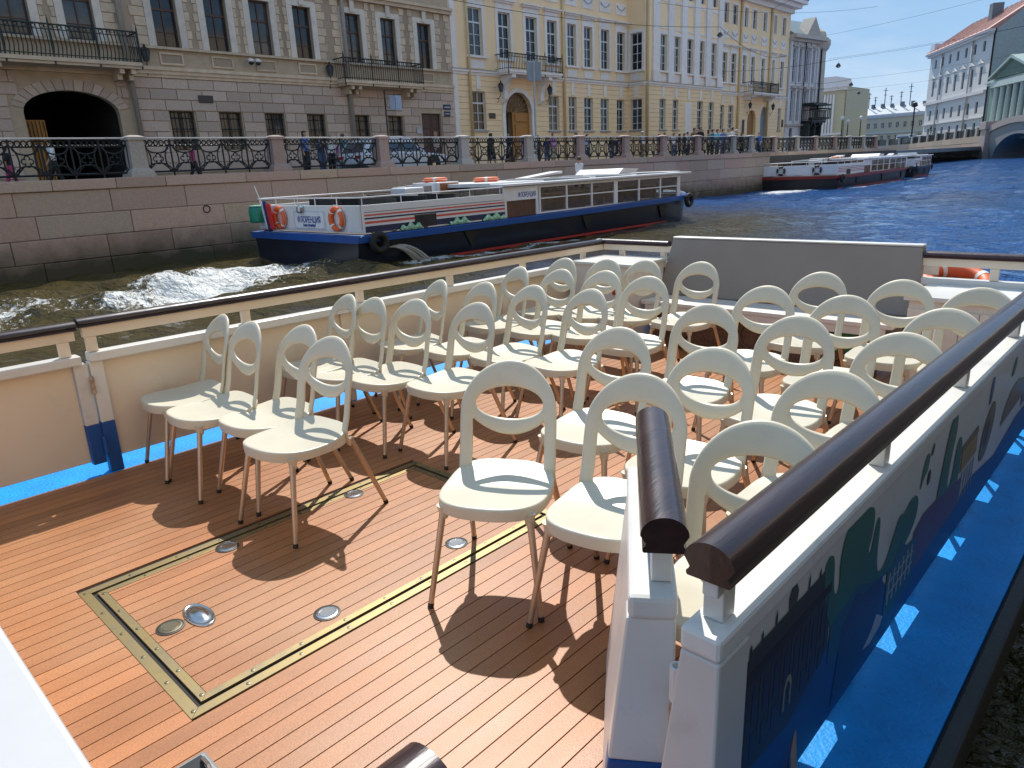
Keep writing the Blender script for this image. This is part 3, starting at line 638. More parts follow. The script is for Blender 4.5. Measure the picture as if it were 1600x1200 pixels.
t = thing('speaker_box', 'small black speaker with grey rim standing on the deck at the bottom edge', 'speaker', (-1.50, .40, 0)); ONBOARD.append(t)
MB().box(-.062, .062, -.085, .085, .0, .258).build('cabinet', mat('black_plastic', (.012, .012, .013), .35), t, bevel=.012)
MB().box(-.068, .068, -.092, .092, .259, .272).build('rim', mat('grey_rim', (.35, .35, .34), .3, metal=.6), t, bevel=.006)
MB().box(-.054, .054, -.078, .078, .2725, .277).build('top_panel', MATS['black_plastic'], t, bevel=.004)
MB().tube([(-.03, .07, .277), (-.02, .07, .292), (.01, .07, .292), (.02, .07, .277)], .005, 6).build('clasp', M_STEEL, t)
# ------------------------------------------------------------------ quay
QX, QZ, ST = -21.4, 1.84, 1.60                    # wall face, coping level, street level
def stone(name, c, c2): return mat(name, c, .75, col2=c2, scale=15, var=.13, spec=.3, bump=.8, bscale=45, dirt=.6, detail=8, vdet=.75)
GR = [stone('granite_pink', (.40, .275, .22), (.51, .375, .31)), stone('granite_grey', (.36, .28, .225), (.48, .39, .32)), stone('granite_mauve', (.38, .27, .222), (.48, .365, .305)), stone('granite_brown', (.36, .27, .20), (.48, .38, .295))]
GRP = [stone('pillar_pink', (.31, .215, .185), (.42, .32, .285)), stone('pillar_grey', (.30, .285, .27), (.42, .40, .38)), stone('pillar_light', (.36, .32, .28), (.48, .44, .40))]
M_IRON = mat('cast_iron', (.012, .014, .016), .42, metal=.2, var=.3)
M_ASPH = mat('street_asphalt', (.07, .068, .066), .85, var=.2, scale=2, bump=.2)
M_PAVE = mat('granite_pavement', (.22, .21, .20), .8, var=.15, scale=1)
structure(MB().box(-60, QX - .9, -40, 78, ST - .5, ST).build('street', M_ASPH))
structure(MB().box(-33, -30.8, -40, 78, ST + .001, ST + .13).build('pavement', M_PAVE))
# wet weed line and damp darkening at the waterline belong to the stone itself
def weedy(m):
    n = m.node_tree.nodes; l = m.node_tree.links.new; p = n['Principled BSDF']; src = p.inputs['Base Color'].links[0].from_socket
    g = n.new('ShaderNodeNewGeometry'); s = n.new('ShaderNodeSeparateXYZ'); l(g.outputs['Position'], s.inputs[0])
    nz = n.new('ShaderNodeTexNoise'); nz.inputs['Scale'].default_value = 2.5; nz.inputs['Detail'].default_value = 6; l(g.outputs['Position'], nz.inputs['Vector'])
    a = n.new('ShaderNodeMath'); a.operation = 'MULTIPLY_ADD'; a.inputs[1].default_value = -.75; l(nz.outputs['Fac'], a.inputs[0]); l(s.outputs['Z'], a.inputs[2])
    r = n.new('ShaderNodeMapRange'); r.inputs[1].default_value = -.75; r.inputs[2].default_value = .15; r.inputs[3].default_value = .9; r.inputs[4].default_value = 0; l(a.outputs[0], r.inputs[0])
    x = n.new('ShaderNodeMix'); x.data_type = 'RGBA'; l(r.outputs[0], x.inputs['Factor']); l(src, x.inputs['A']); x.inputs['B'].default_value = (.035, .036, .016, 1); l(x.outputs['Result'], p.inputs['Base Color'])
for m in GR: weedy(m)
def quay(label, x, ya, yb, seed):
    r = random.Random(seed)
    t = thing('embankment_wall', label, 'wall', (x, ya, -.55))
    MB().box(-1.2, -.06, 0, yb - ya, -1.6, QZ - .1 + .55).build('core', GR[1], t)
    zs = [(QZ - .27, QZ, .05), (QZ - .86, QZ - .282, .0), (QZ - 1.44, QZ - .872, .015), (QZ - 2.03, QZ - 1.452, .03), (QZ - 3.2, QZ - 2.042, .06)]
    for z0, z1, pr in zs:
        y = ya - r.uniform(0, 1.2)
        while y < yb:
            w = r.uniform(1.5, 3.0) if z1 < QZ else r.uniform(1.3, 2.6); a, b = max(y, ya), min(y + w, yb)
            if b - a > .15:
                d = r.uniform(-.012, .012)
                MB().box(-.059 if z1 < QZ else -1.0, pr + d, a - ya + .006, b - ya - .006, z0 + .55, z1 + .55 + r.uniform(-.004, .004)).build('coping_stone' if z1 == QZ else 'granite_block', r.choice(GR), t, bevel=.018)
            y += w
    return t
quay('long granite embankment wall under the iron railing, beside the passing boats', QX, -6, 47.9, 4)
quay('set-back granite embankment wall beyond the landing, towards the far bridge', QX - 1.0, 47.9, 76, 9)
m = MB().torus((QX + .03, 9.62, .86), .10, .018, 18, 6, 'x'); tag(m.build('mooring_ring', M_IRON, smooth=True), 'rusty iron mooring ring on the granite wall, left of the passing boat', 'ring')

# railing bays: ring row, bowls, hourglass arcs and quatrefoils between granite pillars
def bay_mesh(w, n):
    m = MB(); u = w / n; r = .016
    H0, H1, HT = .10, .80, .98
    for z, rr in ((H0, .03), (H1, .024)): m.tube([(0, 0, z), (0, w, z)], rr, 5)
    for i in range(n + 1): m.tube([(0, i * u, -.02), (0, i * u, HT)], .026, 5)
    def arc(c, rx, rz, a0, a1, k=10, q=.021): m.tube([(0, c[0] + rx * math.cos(R(a0 + (a1 - a0) * j / k)), c[1] + rz * math.sin(R(a0 + (a1 - a0) * j / k))) for j in range(k + 1)], q, 5)
    for i in range(n):
        y = i * u; c = y + u / 2
        arc((c, H1), u * .42, .19, 180, 360)                      # bowl
        arc((y - u * .12, (H0 + H1) / 2), u * .36, .42, -56, 56)  # side arcs
        arc((y + u * 1.12, (H0 + H1) / 2), u * .36, .42, 124, 236)
        arc((c, H0), u * .46, .24, 0, 180)                         # foot arch
        for q in range(4):
            a = R(90 * q); arc((c + .075 * math.cos(a), .45 + .075 * math.sin(a)), .062, .062, 90 * q - 130, 90 * q + 130, 8, .017)
        m.tube([(0, y + .05, H0 + .02), (0, c - .05, .37)], .016, 4); m.tube([(0, y + u - .05, H0 + .02), (0, c + .05, .37)], .016, 4)
        k = 5
        for q in range(k): m.torus((0, y + u * (q + .5) / k, (H1 + HT) / 2 - .005), .062, .017, 12, 4, 'x')
    return m.mesh('iron_panel', M_IRON, False)
def pillar_mesh(mm):
    m = MB(); a = .21
    def fr(x0, x1, z0, z1): m.hexa([(-x0, -x0, z0), (x0, -x0, z0), (x0, x0, z0), (-x0, x0, z0), (-x1, -x1, z1), (x1, -x1, z1), (x1, x1, z1), (-x1, x1, z1)])
    fr(.34, .31, 0, .14); fr(.30, .215, .141, .24); fr(.215, .20, .241, .97); fr(.245, .245, .971, 1.05); fr(.245, .10, 1.051, 1.10)
    return m.mesh('granite_pillar', mm)
PY = [4.2, 8.08, 12.35, 16.5, 20.47, 24.33, 27.97, 31.69, 35.24, 38.95, 43.28, 45.74]
PY2 = [51.5, 55.4, 59.0, 63.0, 66.3, 69.8, 73.1]
rail = thing('embankment_railing', 'black cast-iron railing with quatrefoils between granite pillars along the embankment', 'railing', (QX - .42, 0, QZ))
pm = [pillar_mesh(g) for g in GRP]; r_ = random.Random(2)
top_m = mat('rail_cap', (.52, .52, .52), .4, var=.1)  # pale grey paints sunlight onto the iron top rail
bm_cache = {}
def bays(parent, P_, dx):
    seq = [1, 0, 2, 0, 0, 1, 2, 0, 0, 0, 0, 1]
    for i, y in enumerate(P_):
        o = obj('granite_pillar', pm[seq[i % 12]], parent); o.location = (dx, y, 0)
    for a, b in zip(P_[:-1], P_[1:]):
        w = round(b - a - .42, 2); k = round(w, 2)
        n = 5 if w > 3.0 else 4 if w > 2.4 else 3
        if k not in bm_cache: bm_cache[k] = bay_mesh(w, n)
        o = obj('iron_panel', bm_cache[k], parent); o.location = (dx, a + .21, .02)
        t = MB().box(-.035, .035, 0, w, .985, 1.025).build('top_rail', top_m, o, bevel=.008)
bays(rail, [0.2] + PY, 0)
rail2 = thing('embankment_railing', 'farther run of cast-iron railing beyond the landing, towards the far bridge', 'railing', (QX - 1.42, 0, QZ))
bays(rail2, [47.6] + PY2, 0)

# ------------------------------------------------------------------ facades
class Fac:
    def __init__(s, O, t, n): s.O = Vector((*O, 0)); s.t = Vector((*t, 0)).normalized(); s.n = Vector((*n, 0)).normalized()
    def p(s, u, z, d=0): q = s.O + s.t * u + s.n * d; return (q.x, q.y, z)
    def box(s, m, u0, u1, z0, z1, d0, d1):
        m.hexa([s.p(u0, z0, d0), s.p(u1, z0, d0), s.p(u1, z0, d1), s.p(u0, z0, d1), s.p(u0, z1, d0), s.p(u1, z1, d0), s.p(u1, z1, d1), s.p(u0, z1, d1)]); return m
    def wall(s, u0, u1, z0, z1, holes, rev=.22, d=0):
        m = MB(); us = sorted({u0, u1, *[h[0] for h in holes], *[h[1] for h in holes]}); zs = sorted({z0, z1, *[h[2] for h in holes], *[h[3] for h in holes]})
        us = [q for q in us if u0 <= q <= u1]; zs = [q for q in zs if z0 <= q <= z1]
        for a, b in zip(us[:-1], us[1:]):
            for c, e in zip(zs[:-1], zs[1:]):
                uc, zc = (a + b) / 2, (c + e) / 2
                if any(h[0] < uc < h[1] and h[2] < zc < h[3] for h in holes): continue
                m.add([s.p(a, c, d), s.p(b, c, d), s.p(b, e, d), s.p(a, e, d)], [(0, 1, 2, 3)])
        for h in holes:
            a, b, c, e = h[:4]; q = [(a, c), (b, c), (b, e), (a, e)]
            if len(h) > 4:      # arched head: fill the spandrels
                sp = h[4]; k = 14; cu, ru = (a + b) / 2, (b - a) / 2
                arcp = [(cu - ru * math.cos(math.pi * j / k), sp + (e - sp) * math.sin(math.pi * j / k)) for j in range(k + 1)]
                for half, corner in ((arcp[:k // 2 + 1], (a, e)), (arcp[k // 2:], (b, e))):
                    for i in range(len(half) - 1): m.add([s.p(*corner, d), s.p(*half[i], d), s.p(*half[i + 1], d)], [(0, 1, 2)])
                q = [(a, c), (b, c), (b, sp)] + arcp[::-1][1:-1] + [(a, sp)]
            for i in range(len(q)):
                A, B = q[i], q[(i + 1) % len(q)]; m.add([s.p(*A, d), s.p(*B, d), s.p(*B, d - rev), s.p(*A, d - rev)], [(0, 1, 2, 3)])
        return m
M_GLASS = mat('window_glass', (.018, .024, .030), .06, var=.5, scale=1.5, spec=.6)
M_GLASS2 = mat('window_glass_pale_reflection', (.10, .11, .115), .08, col2=(.03, .04, .05), scale=1.2, spec=.6)  # paler panes, brighter reflections put into the glass colour
M_WTRIM = mat('white_trim', (.84, .77, .72), .6, var=.06, dirt=.15)
M_WFRAME = mat('white_frame', (.66, .67, .68), .5, var=.05)
M_BFRAME = mat('brown_frame', (.075, .038, .028), .5, var=.2)
def window(parent, F, u0, u1, z0, z1, cols=2, bars=(.33, .66), fm=M_WFRAME, gm=None, dep=-.17, b=.05, tz=None):
    m = MB()
    F.box(m, u0, u0 + b, z0, z1, dep, dep + .05); F.box(m, u1 - b, u1, z0, z1, dep, dep + .05)
    F.box(m, u0 + b, u1 - b, z0, z0 + b, dep, dep + .05); F.box(m, u0 + b, u1 - b, z1 - b, z1, dep, dep + .05)
    if tz: F.box(m, u0 + b, u1 - b, tz - .045, tz + .045, dep, dep + .06)
    for i in range(1, cols):
        c = u0 + (u1 - u0) * i / cols; F.box(m, c - b * .55, c + b * .55, z0 + b, z1 - b, dep + .002, dep + .056)
    for q in bars:
        z = z0 + (z1 - z0) * q; F.box(m, u0 + b, u1 - b, z - b * .32, z + b * .32, dep + .004, dep + .045)
    o = m.build('window', fm, parent)
    g = MB(); g.add([F.p(u0, z0, dep + .012), F.p(u1, z0, dep + .012), F.p(u1, z1, dep + .012), F.p(u0, z1, dep + .012)], [(0, 1, 2, 3)])
    g.build('pane', gm or random.choice([M_GLASS, M_GLASS2, M_GLASS2]), o); return o
def part(F, name, m, parent, *boxes, bevel=0):
    q = MB()
    for b in boxes: F.box(q, *b)
    return q.build(name, m, parent, bevel=bevel)
def downpipe(parent, F, u, z0, z1, m, r=.085, d=.12, lower=None):
    q = MB(); q.tube([F.p(u, z0, d), F.p(u, z1, d)], r, 10); o = q.build('downpipe', m, parent, smooth=True)
    return o
def lantern(label, loc, out, group=None):
    t = thing('wall_lantern', label, 'lantern', loc, 0, group); x, y = out
    MB().tube([(0, 0, -.35), (x * .15, y * .15, -.42), (x * .45, y * .45, -.30), (x * .62, y * .62, -.05)], .022, 6).build('bracket', M_IRON, t)
    MB().tube([(0, 0, -.62), (x * .2, y * .2, -.6), (x * .3, y * .3, -.40)], .016, 6).build('scroll', M_IRON, t)
    g = MB().lathe([(.09, -.05), (.17, .32), (.17, .34)], (x * .62, y * .62, 0), 6).build('glass', mat('lantern_glass', (.08, .085, .09), .1), t)
    MB().lathe([(.20, .34), (.12, .45), (.05, .50), (.05, .54), (.015, .62)], (x * .62, y * .62, 0), 6).build('cap', M_IRON, t)
    m = MB()
    for j in range(6):
        a = math.pi / 3 * j; m.tube([(x * .62 + .092 * math.cos(a), y * .62 + .092 * math.sin(a), -.05), (x * .62 + .175 * math.cos(a), y * .62 + .175 * math.sin(a), .33)], .012, 4)
    m.build('cage', M_IRON, t); return t
def balcony(parent, F, u0, u1, z, h, d, ironm, slabm, sup, twist=False, und=None):
    b = part(F, 'balcony', slabm, parent, (u0, u1, z - .14, z, .0, d), (u0 + .05, u1 - .05, z - .24, z - .141, .0, d - .06), bevel=.01)
    for s_ in sup:
        for q in (-.22, .22): part(F, 'console', slabm, b, (s_ + q - .09, s_ + q + .09, z - .62, z - .241, .0, d * .55), (s_ + q - .09, s_ + q + .09, z - .42, z - .2411, d * .55, d * .85))
    m = MB(); n = int((u1 - u0) / .14)
    for z_ in (z + .10, z + h - .18): m.tube([F.p(u0, z_, d - .05), F.p(u1, z_, d - .05)], .018, 5)
    m.tube([F.p(u0, z + h, d - .05), F.p(u1, z + h, d - .05)], .03, 6)
    for e in (u0, u1):
        m.tube([F.p(e, z + h, d - .05), F.p(e, z + h, 0)], .03, 6); m.tube([F.p(e, z + .1, d - .05), F.p(e, z + .1, 0)], .018, 5)
        for q in range(1, 6): m.tube([F.p(e, z, d * q / 6), F.p(e, z + h, d * q / 6)], .014, 4)
    for i in range(n + 1):
        u = u0 + (u1 - u0) * i / n; o_ = .05 if twist and i < n else 0
        m.tube([F.p(u, z, d - .05), F.p(u + o_, z + h * .3, d - .05), F.p(u + .7 * o_, z + h * .62, d - .05), F.p(u, z + h, d - .05)], .02, 4)
        if i % 2 == 0 and i < n: m.torus(F.p(u + .07, z + h - .09, d - .05), .055, .010, 10, 4, 'x' if abs(F.n.x) > .5 else 'y')
    k = max(2, round((u1 - u0) / 1.7))
    for i in range(k + 1):
        u = u0 + (u1 - u0) * i / k; m.tube([F.p(u, z - .25, d - .05), F.p(u, z + h + .1, d - .05), F.p(u, z + h + .32, d - .05)], [.032, .032, .004], 6)
    m.build('balustrade', ironm, b); return b

# ---- brown stone house
BX = -33.0
F = Fac((BX, 0), (0, 1), (1, 0))
M_BR_G = mat('rough_grey_stone', (.44, .335, .27), .85, col2=(.60, .475, .395), scale=14, var=.16, bump=.8, bscale=18, detail=8, vdet=.75, dirt=.25)
M_BR_W = mat('tan_stone', (.50, .39, .27), .75, var=.12, scale=2.5, dirt=.25, bump=.15)
M_BR_L = mat('light_tan_stone', (.60, .47, .335), .7, var=.14, scale=3, dirt=.25, bump=.15)
M_BR_R = mat('rough_tan_stone', (.31, .235, .165), .9, col2=(.46, .36, .27), scale=22, bump=.9, bscale=22, detail=8, vdet=.8)
M_BR_T = mat('pale_surround', (.66, .59, .51), .7, var=.10, dirt=.3)
M_DOORB = mat('brown_door', (.085, .040, .032), .5, var=.2, stretch=(8, 8, .6))
br = thing('brown_house', 'brown stone house with dark balconies and a carriage archway, at the left', 'building', (BX, 10, ST))
def attach(o, t):            # keep world position under a moved parent
    pass
br.location = (0, 0, 0)
UP = [(-.9, .1), (1.3, 2.3), (3.6, 4.6), (5.9, 6.9), (8.30, 9.38), (10.56, 11.62), (13.88, 14.92), (16.14, 17.16), (18.26, 19.28), (20.47, 21.46), (23.36, 24.36), (25.62, 26.60), (28.10, 29.08)]
GF = [(13.91, 15.0), (16.13, 17.2), (18.36, 19.38), (20.63, 21.66), (23.37, 24.37), (25.61, 26.63)]
holes = [(a, b, 7.16, 9.44) for a, b in UP] + [(a, b, 3.0, 4.62) for a, b in GF] + [(28.0, 29.44, ST, 4.8), (8.48, 11.9, ST, 5.28, 4.45)]
F.wall(-3, 30.5, ST, 21.0, holes, .30).build('wall', M_BR_W, br)
part(F, 'body', M_BR_W, br, (-3, 30.5, 5.55, 20.9, -14, -.6)); part(F, 'body', M_BR_W, br, (-3, 8.19, ST, 5.549, -14, -.6)); part(F, 'body', M_BR_W, br, (12.21, 30.5, ST, 5.549, -14, -.6)); part(F, 'side_wall', M_BR_W, br, (30.3, 30.499, ST, 20.95, -2.6, -.01), (-2.999, -2.8, ST, 20.95, -2.6, -.01))
part(F, 'roof', mat('dark_roof', (.08, .085, .09), .5), br, (-3.3, 30.8, 21.0, 21.3, -14.2, .45))
part(F, 'archway_passage', mat('dark_passage', (.03, .026, .022), .9), br, (8.3, 12.1, 5.35, 5.5, -9, -.31), (8.2, 8.4, ST, 5.35, -9, -.31), (12.0, 12.2, ST, 5.35, -9, -.31), (8.2, 12.2, ST, 5.5, -9.2, -9))
part(F, 'archway_gate', mat('ochre_gate', (.42, .20, .03), .6, var=.3), br, (8.56, 9.35, ST, 4.25, -.9, -.84))
for i in range(6): part(F, 'gate_bar', M_IRON, br, (8.62 + i * .13, 8.645 + i * .13, ST, 4.2, -.83, -.80))
# voussoirs round the arch and rusticated blocks
cu, ru, sp, e = (8.48 + 11.9) / 2, (11.9 - 8.48) / 2, 4.45, 5.28
for j in range(17):
    a0, a1 = math.pi * (j + .06) / 17, math.pi * (j + .94) / 17; q = MB()
    def ap(a, k): return (cu - (ru + k) * math.cos(a), sp + (e - sp + k * 1.0) * math.sin(a))
    P4 = [ap(a0, .01), ap(a1, .01), ap(a1, .42), ap(a0, .42)]
    if min(p[1] for p in P4) < 4.46: continue
    q.hexa([F.p(*p, .0) for p in P4] + [F.p(*p, .045) for p in P4]); q.build('voussoir', M_BR_G, br)
r_ = random.Random(5); zc = 2.05; row = 0
while zc < 5.85:
    z1 = min(zc + .43, 5.92); u = -3 + (row % 2) * .55
    while u < 30.45:
        a, b = u, min(u + 1.12, 30.49)
        cut = [(h[0] - .05, h[1] + .05) for h in holes if h[2] < z1 and h[3] > zc and len(h) == 4 and h[3] < 6]
        if z1 > 2: cut.append((cu - ru - .44, cu + ru + .44) if zc < 5.0 else (cu - 1.75, cu + 1.75) if zc < 5.6 else (0, 0))
        cut += [(12.40, 12.66), (23.08, 23.34)]
        segs = [(a, b)]
        for c, d_ in cut:
            ns = []
            for s0, s1 in segs:
                if d_ <= s0 or c >= s1: ns.append((s0, s1))
                else:
                    if c - s0 > .12: ns.append((s0, c))
                    if s1 - d_ > .12: ns.append((d_, s1))
            segs = ns
        for s0, s1 in segs:
            if s1 - s0 > .12: part(F, 'stone_block', M_BR_G, br, (s0 + .012, s1 - .012, zc + .014, z1 - .014, .0, .05 + r_.uniform(0, .012)), bevel=.012)
        u += 1.12
    zc += .43; row += 1
part(F, 'string_course', M_BR_L, br, (-3, 30.5, 5.93, 6.05, 0, .10), (-3, 30.5, 6.051, 6.20, 0, .16), (-3, 30.5, 6.201, 6.34, 0, .22))
part(F, 'sill_course', M_BR_L, br, (-3, 30.5, 7.04, 7.14, 0, .16))
part(F, 'cornice', M_BR_L, br, (-3, 30.6, 10.05, 10.22, 0, .22), (-3, 30.6, 10.221, 10.36, 0, .34))
part(F, 'upper_cornice', M_BR_L, br, (-3, 30.6, 15.0, 15.25, 0, .3), (-3, 30.7, 20.5, 20.99, 0, .7))
for a, b in UP:
    if a < 2: continue
    window(br, F, a, b, 7.16, 9.44, 2, (.26,), M_BFRAME, dep=-.24, tz=8.62)
    s = part(F, 'surround', M_BR_T, br, (a - .30, a - .0, 7.15, 9.44, 0, .07), (b, b + .30, 7.15, 9.44, 0, .07), (a - .30, b + .30, 9.441, 9.70, 0, .07), bevel=.01)
    part(F, 'keystone', M_BR_T, s, ((a + b) / 2 - .13, (a + b) / 2 + .13, 9.50, 10.04, .071, .14))
    w = (a + b) / 2
    if not (w < 13 or 22.6 < w < 27.5): 
        fr = part(F, 'panel_frame', M_BR_L, br, (w - .50, w + .50, 6.86, 6.93, 0, .06), (w - .50, w + .50, 6.45, 6.52, 0, .06), (w - .50, w - .43, 6.521, 6.859, 0, .06), (w + .43, w + .50, 6.521, 6.859, 0, .06))
        part(F, 'panel', M_BR_R, fr, (w - .43, w + .43, 6.521, 6.859, 0, .02))
ups = [q for q in UP if q[0] > 5]
piers = [(ups[i][1] + .30, ups[i + 1][0] - .30) for i in range(len(ups) - 1)] + [(29.38, 30.49)]
for a, b in piers:
    w = b - a
    if w < .25: continue
    part(F, 'rough_strip', M_BR_R, br, (a + w * .26, b - w * .26, 7.15, 10.04, 0, .018))
    n = 8; hh = 2.88 / n
    for i in range(n):
        ww = w * (.36 if i % 2 else .27)
        for s0, s1 in ((a + .01, a + ww), (b - ww, b - .01)):
            part(F, 'quoin', M_BR_L, br, (s0, s1, 7.16 + i * hh + .012, 7.16 + (i + 1) * hh - .012, .0185, .05 + r_.uniform(0, .01)), bevel=.008)
for a, b in GF:
    window(br, F, a, b, 3.0, 4.62, 2, (.5,), M_BFRAME, M_GLASS2, dep=-.26)
    m = MB()
    for i in range(7): m.tube([F.p(a + (b - a) * (i + .5) / 7, 3.02, -.1), F.p(a + (b - a) * (i + .5) / 7, 4.6, -.1)], .012, 4)
    for z in (3.35, 3.9, 4.35): m.tube([F.p(a, z, -.1), F.p(b, z, -.1)], .012, 4)
    m.build('window_grille', M_IRON, br)
dr = part(F, 'door', M_DOORB, br, (28.0, 28.71, ST, 4.8, -.22, -.16), (28.73, 29.44, ST, 4.8, -.22, -.16))
for u in (28.12, 28.85):
    for z0, z1 in ((2.0, 2.9), (3.05, 3.9), (4.02, 4.65)): part(F, 'door_panel', M_DOORB, dr, (u, u + .47, z0, z1, -.159, -.135), bevel=.01)
PIPEB = mat('stone_coloured_pipe', (.36, .31, .27), .55, var=.1)
downpipe(br, F, 12.53, ST, 21, PIPEB, .10, .2); downpipe(br, F, 23.21, ST, 21, PIPEB, .10, .2)
M_GRIRON = mat('green_black_iron', (.012, .026, .028), .45, metal=.2, var=.3)
balcony(br, F, 3.4, 12.75, 6.32, 1.12, 1.05, M_GRIRON, M_BR_L, (4.2, 7.6, 12.2), True)
balcony(br, F, 22.5, 27.55, 6.20, 1.02, .95, M_IRON, M_BR_L, (23.2, 27.0))
lantern('small dark bracket lantern beside the near balcony of the brown house', (BX + .02, 13.26, 6.55), (.35, 0))
lantern('small dark lantern left of the second balcony of the brown house', (BX + .02, 22.1, 6.45), (.35, 0))
def camera_dome(y, lab):
    t = thing('security_camera', lab, 'camera', (BX + .16, y, 6.80))
    MB().tube([(-.15, 0, .05), (.12, 0, .12), (.2, 0, .08)], .03, 6).build('arm', M_WTRIM, t); MB().lathe([(.05, .11), (.13, .06), (.135, -.04)], (.2, 0, 0), 12).build('housing', M_WTRIM, t, smooth=True)
    MB().lathe([(.12, -.041), (.10, -.12), (.03, -.17)], (.2, 0, 0), 12).build('dome', mat('dark_dome', (.01, .01, .012), .1), t, smooth=True)
camera_dome(17.85, 'left of two white dome security cameras on the brown house'); camera_dome(18.2, 'right of two white dome security cameras on the brown house')
def plaque(name, lab, cat, F, u0, u1, z0, z1, col, d=.085, rim=None):
    t = thing(name, lab, cat); part(F, 'plate', mat(name + '_%d' % int(u0 * 10), col, .45), t, (u0, u1, z0, z1, d - .03, d), bevel=.006)
    if rim: part(F, 'band', mat(name + '_rim', rim, .5), t, (u0 + .06, u1 - .06, z0 + (z1 - z0) * .40, z0 + (z1 - z0) * .58, d + .001, d + .006))
    return t
plaque('memorial_plaque', 'dark memorial plaque on the rusticated wall of the brown house', 'plaque', F, 15.26, 15.92, 4.98, 5.29, (.03, .03, .035), .10)
plaque('house_sign', 'dark blue street-name sign at the corner of the brown house', 'sign', F, 29.62, 30.18, 5.02, 5.30, (.012, .022, .08), .10, (.6, .62, .66))
plaque('number_sign', 'small dark blue number plate under the street-name sign', 'sign', F, 29.66, 30.12, 4.66, 4.93, (.012, .022, .07), .10, (.5, .5, .55))
plaque('notice_box', 'small pale notice beside the brown house door', 'notice', F, 27.5, 27.86, 3.7, 4.05, (.5, .5, .52), .10)

# ---- yellow palace
YX = -33.0
M_YEL = mat('yellow_render', (.97, .72, .44), .8, var=.05, scale=.8, dirt=.12, bump=.1, bscale=30)
M_YELG = M_YEL.copy(); M_YELG.name = 'yellow_render_grooved'
def grooves(m, pitch=.32):
    n = m.node_tree.nodes; l = m.node_tree.links.new; p = n['Principled BSDF']; g = n.new('ShaderNodeNewGeometry'); s = n.new('ShaderNodeSeparateXYZ'); l(g.outputs['Position'], s.inputs[0])
    a = n.new('ShaderNodeMath'); a.operation = 'FRACT'; d = n.new('ShaderNodeMath'); d.operation = 'DIVIDE'; d.inputs[1].default_value = pitch; l(s.outputs['Z'], d.inputs[0]); l(d.outputs[0], a.inputs[0])
    r = n.new('ShaderNodeMapRange'); r.inputs[1].default_value = .0; r.inputs[2].default_value = .10; l(a.outputs[0], r.inputs[0])
    b = n.new('ShaderNodeBump'); b.inputs['Strength'].default_value = .7; b.inputs['Distance'].default_value = .04; l(r.outputs[0], b.inputs['Height']); l(b.outputs[0], p.inputs['Normal'])
grooves(M_YELG)
M_OCH = mat('ochre_door', (.36, .155, .030), .45, var=.25, scale=6, stretch=(6, 6, 1))
M_PIPEY = mat('yellow_pipe', (.66, .50, .27), .5, var=.08)
yp = thing('yellow_palace', 'long yellow classical palace with white trim behind the railing', 'building')
F1 = Fac((YX, 0), (0, 1), (1, 0))
W1 = [(32.02, 33.16), (34.55, 35.62), (37.05, 38.12), (39.12, 40.12), (41.22, 42.16), (43.05, 44.0), (45.02, 46.0), (46.98, 47.96)]
G1 = [(32.05, 33.18), (39.12, 40.24), (41.28, 42.16), (43.02, 44.04), (44.98, 45.98), (47.0, 47.96)]
h1 = [(a, b, 8.12, 10.70) for a, b in W1] + [(34.85, 37.35, ST, 6.20, 5.0)] + [(a, b, 3.92, 6.14) for a, b in G1]
F1.wall(30.51, 48.43, 7.2, 16.0, [q for q in h1 if q[2] > 7], .22).build('upper_wall', M_YEL, yp)
F1.wall(30.51, 48.43, ST, 7.2, [q for q in h1 if q[2] < 7], .30).build('ground_wall', M_YELG, yp)
def yfloor(F, W, G, z0=8.12, z1=10.70, hood=True, gz=(3.92, 6.14), balc=None, pan=True, gl=True):
    for a, b in W:
        c = (a + b) / 2; window(yp, F, a + .02, b - .02, z0, z1, 2, (.22, .45), M_WFRAME, dep=-.16, tz=z0 + (z1 - z0) * .70)
        s = part(F, 'window_surround', M_WTRIM, yp, (a - .22, a, z0 - .02, z1, 0, .06), (b, b + .22, z0 - .02, z1, 0, .06), (a - .22, b + .22, z1 + .001, z1 + .24, 0, .06), (a - .28, b + .28, z0 - .14, z0 - .021, 0, .16))
        if hood: part(F, 'hood', M_WTRIM, s, (a - .30, b + .30, z1 + .50, z1 + .60, 0, .16), (a - .36, b + .36, z1 + .601, z1 + .68, 0, .26)); part(F, 'frieze', M_WTRIM, s, (a - .16, b + .16, z1 + .241, z1 + .499, 0, .04))
        if pan: part(F, 'apron_panel', M_WTRIM, yp, (a - .02, b + .02, z0 - .72, z0 - .24, 0, .035)); 
        if gl:
            gp = part(F, 'garland_panel', M_WTRIM, yp, (a - .14, b + .14, z1 + 1.12, z1 + 1.86, 0, .05))
            m = MB()
            for k in range(3): m.tube([F.p(a - .02 + (b - a + .04) * j / 8, z1 + 1.72 - .05 * k - (.30 - .06 * k) * math.sin(math.pi * j / 8), .06) for j in range(9)], .035, 5)
            m.build('garland', mat('grey_garland', (.46, .47, .50), .7), gp)
    for a, b in G:
        c = (a + b) / 2; window(yp, F, a + .02, b - .02, gz[0], gz[1], 2, (.22, .45), M_WFRAME, dep=-.20, tz=gz[0] + (gz[1] - gz[0]) * .70)
        part(F, 'ground_sill', mat('grey_sill', (.33, .34, .36), .6), yp, (a - .08, b + .08, gz[0] - .10, gz[0] - .002, 0, .12))
        part(F, 'keystone', M_WTRIM, yp, (c - .16, c + .16, gz[1] + .10, 7.02, 0, .05))
yfloor(F1, W1, G1)
def string(F, u0, u1):
    part(F, 'string_course', M_WTRIM, yp, (u0, u1, 7.03, 7.17, 0, .07), (u0, u1, 7.171, 7.30, 0, .15)); part(F, 'string_flashing', mat('lead_grey', (.20, .22, .26), .5), yp, (u0, u1, 7.301, 7.325, 0, .18))
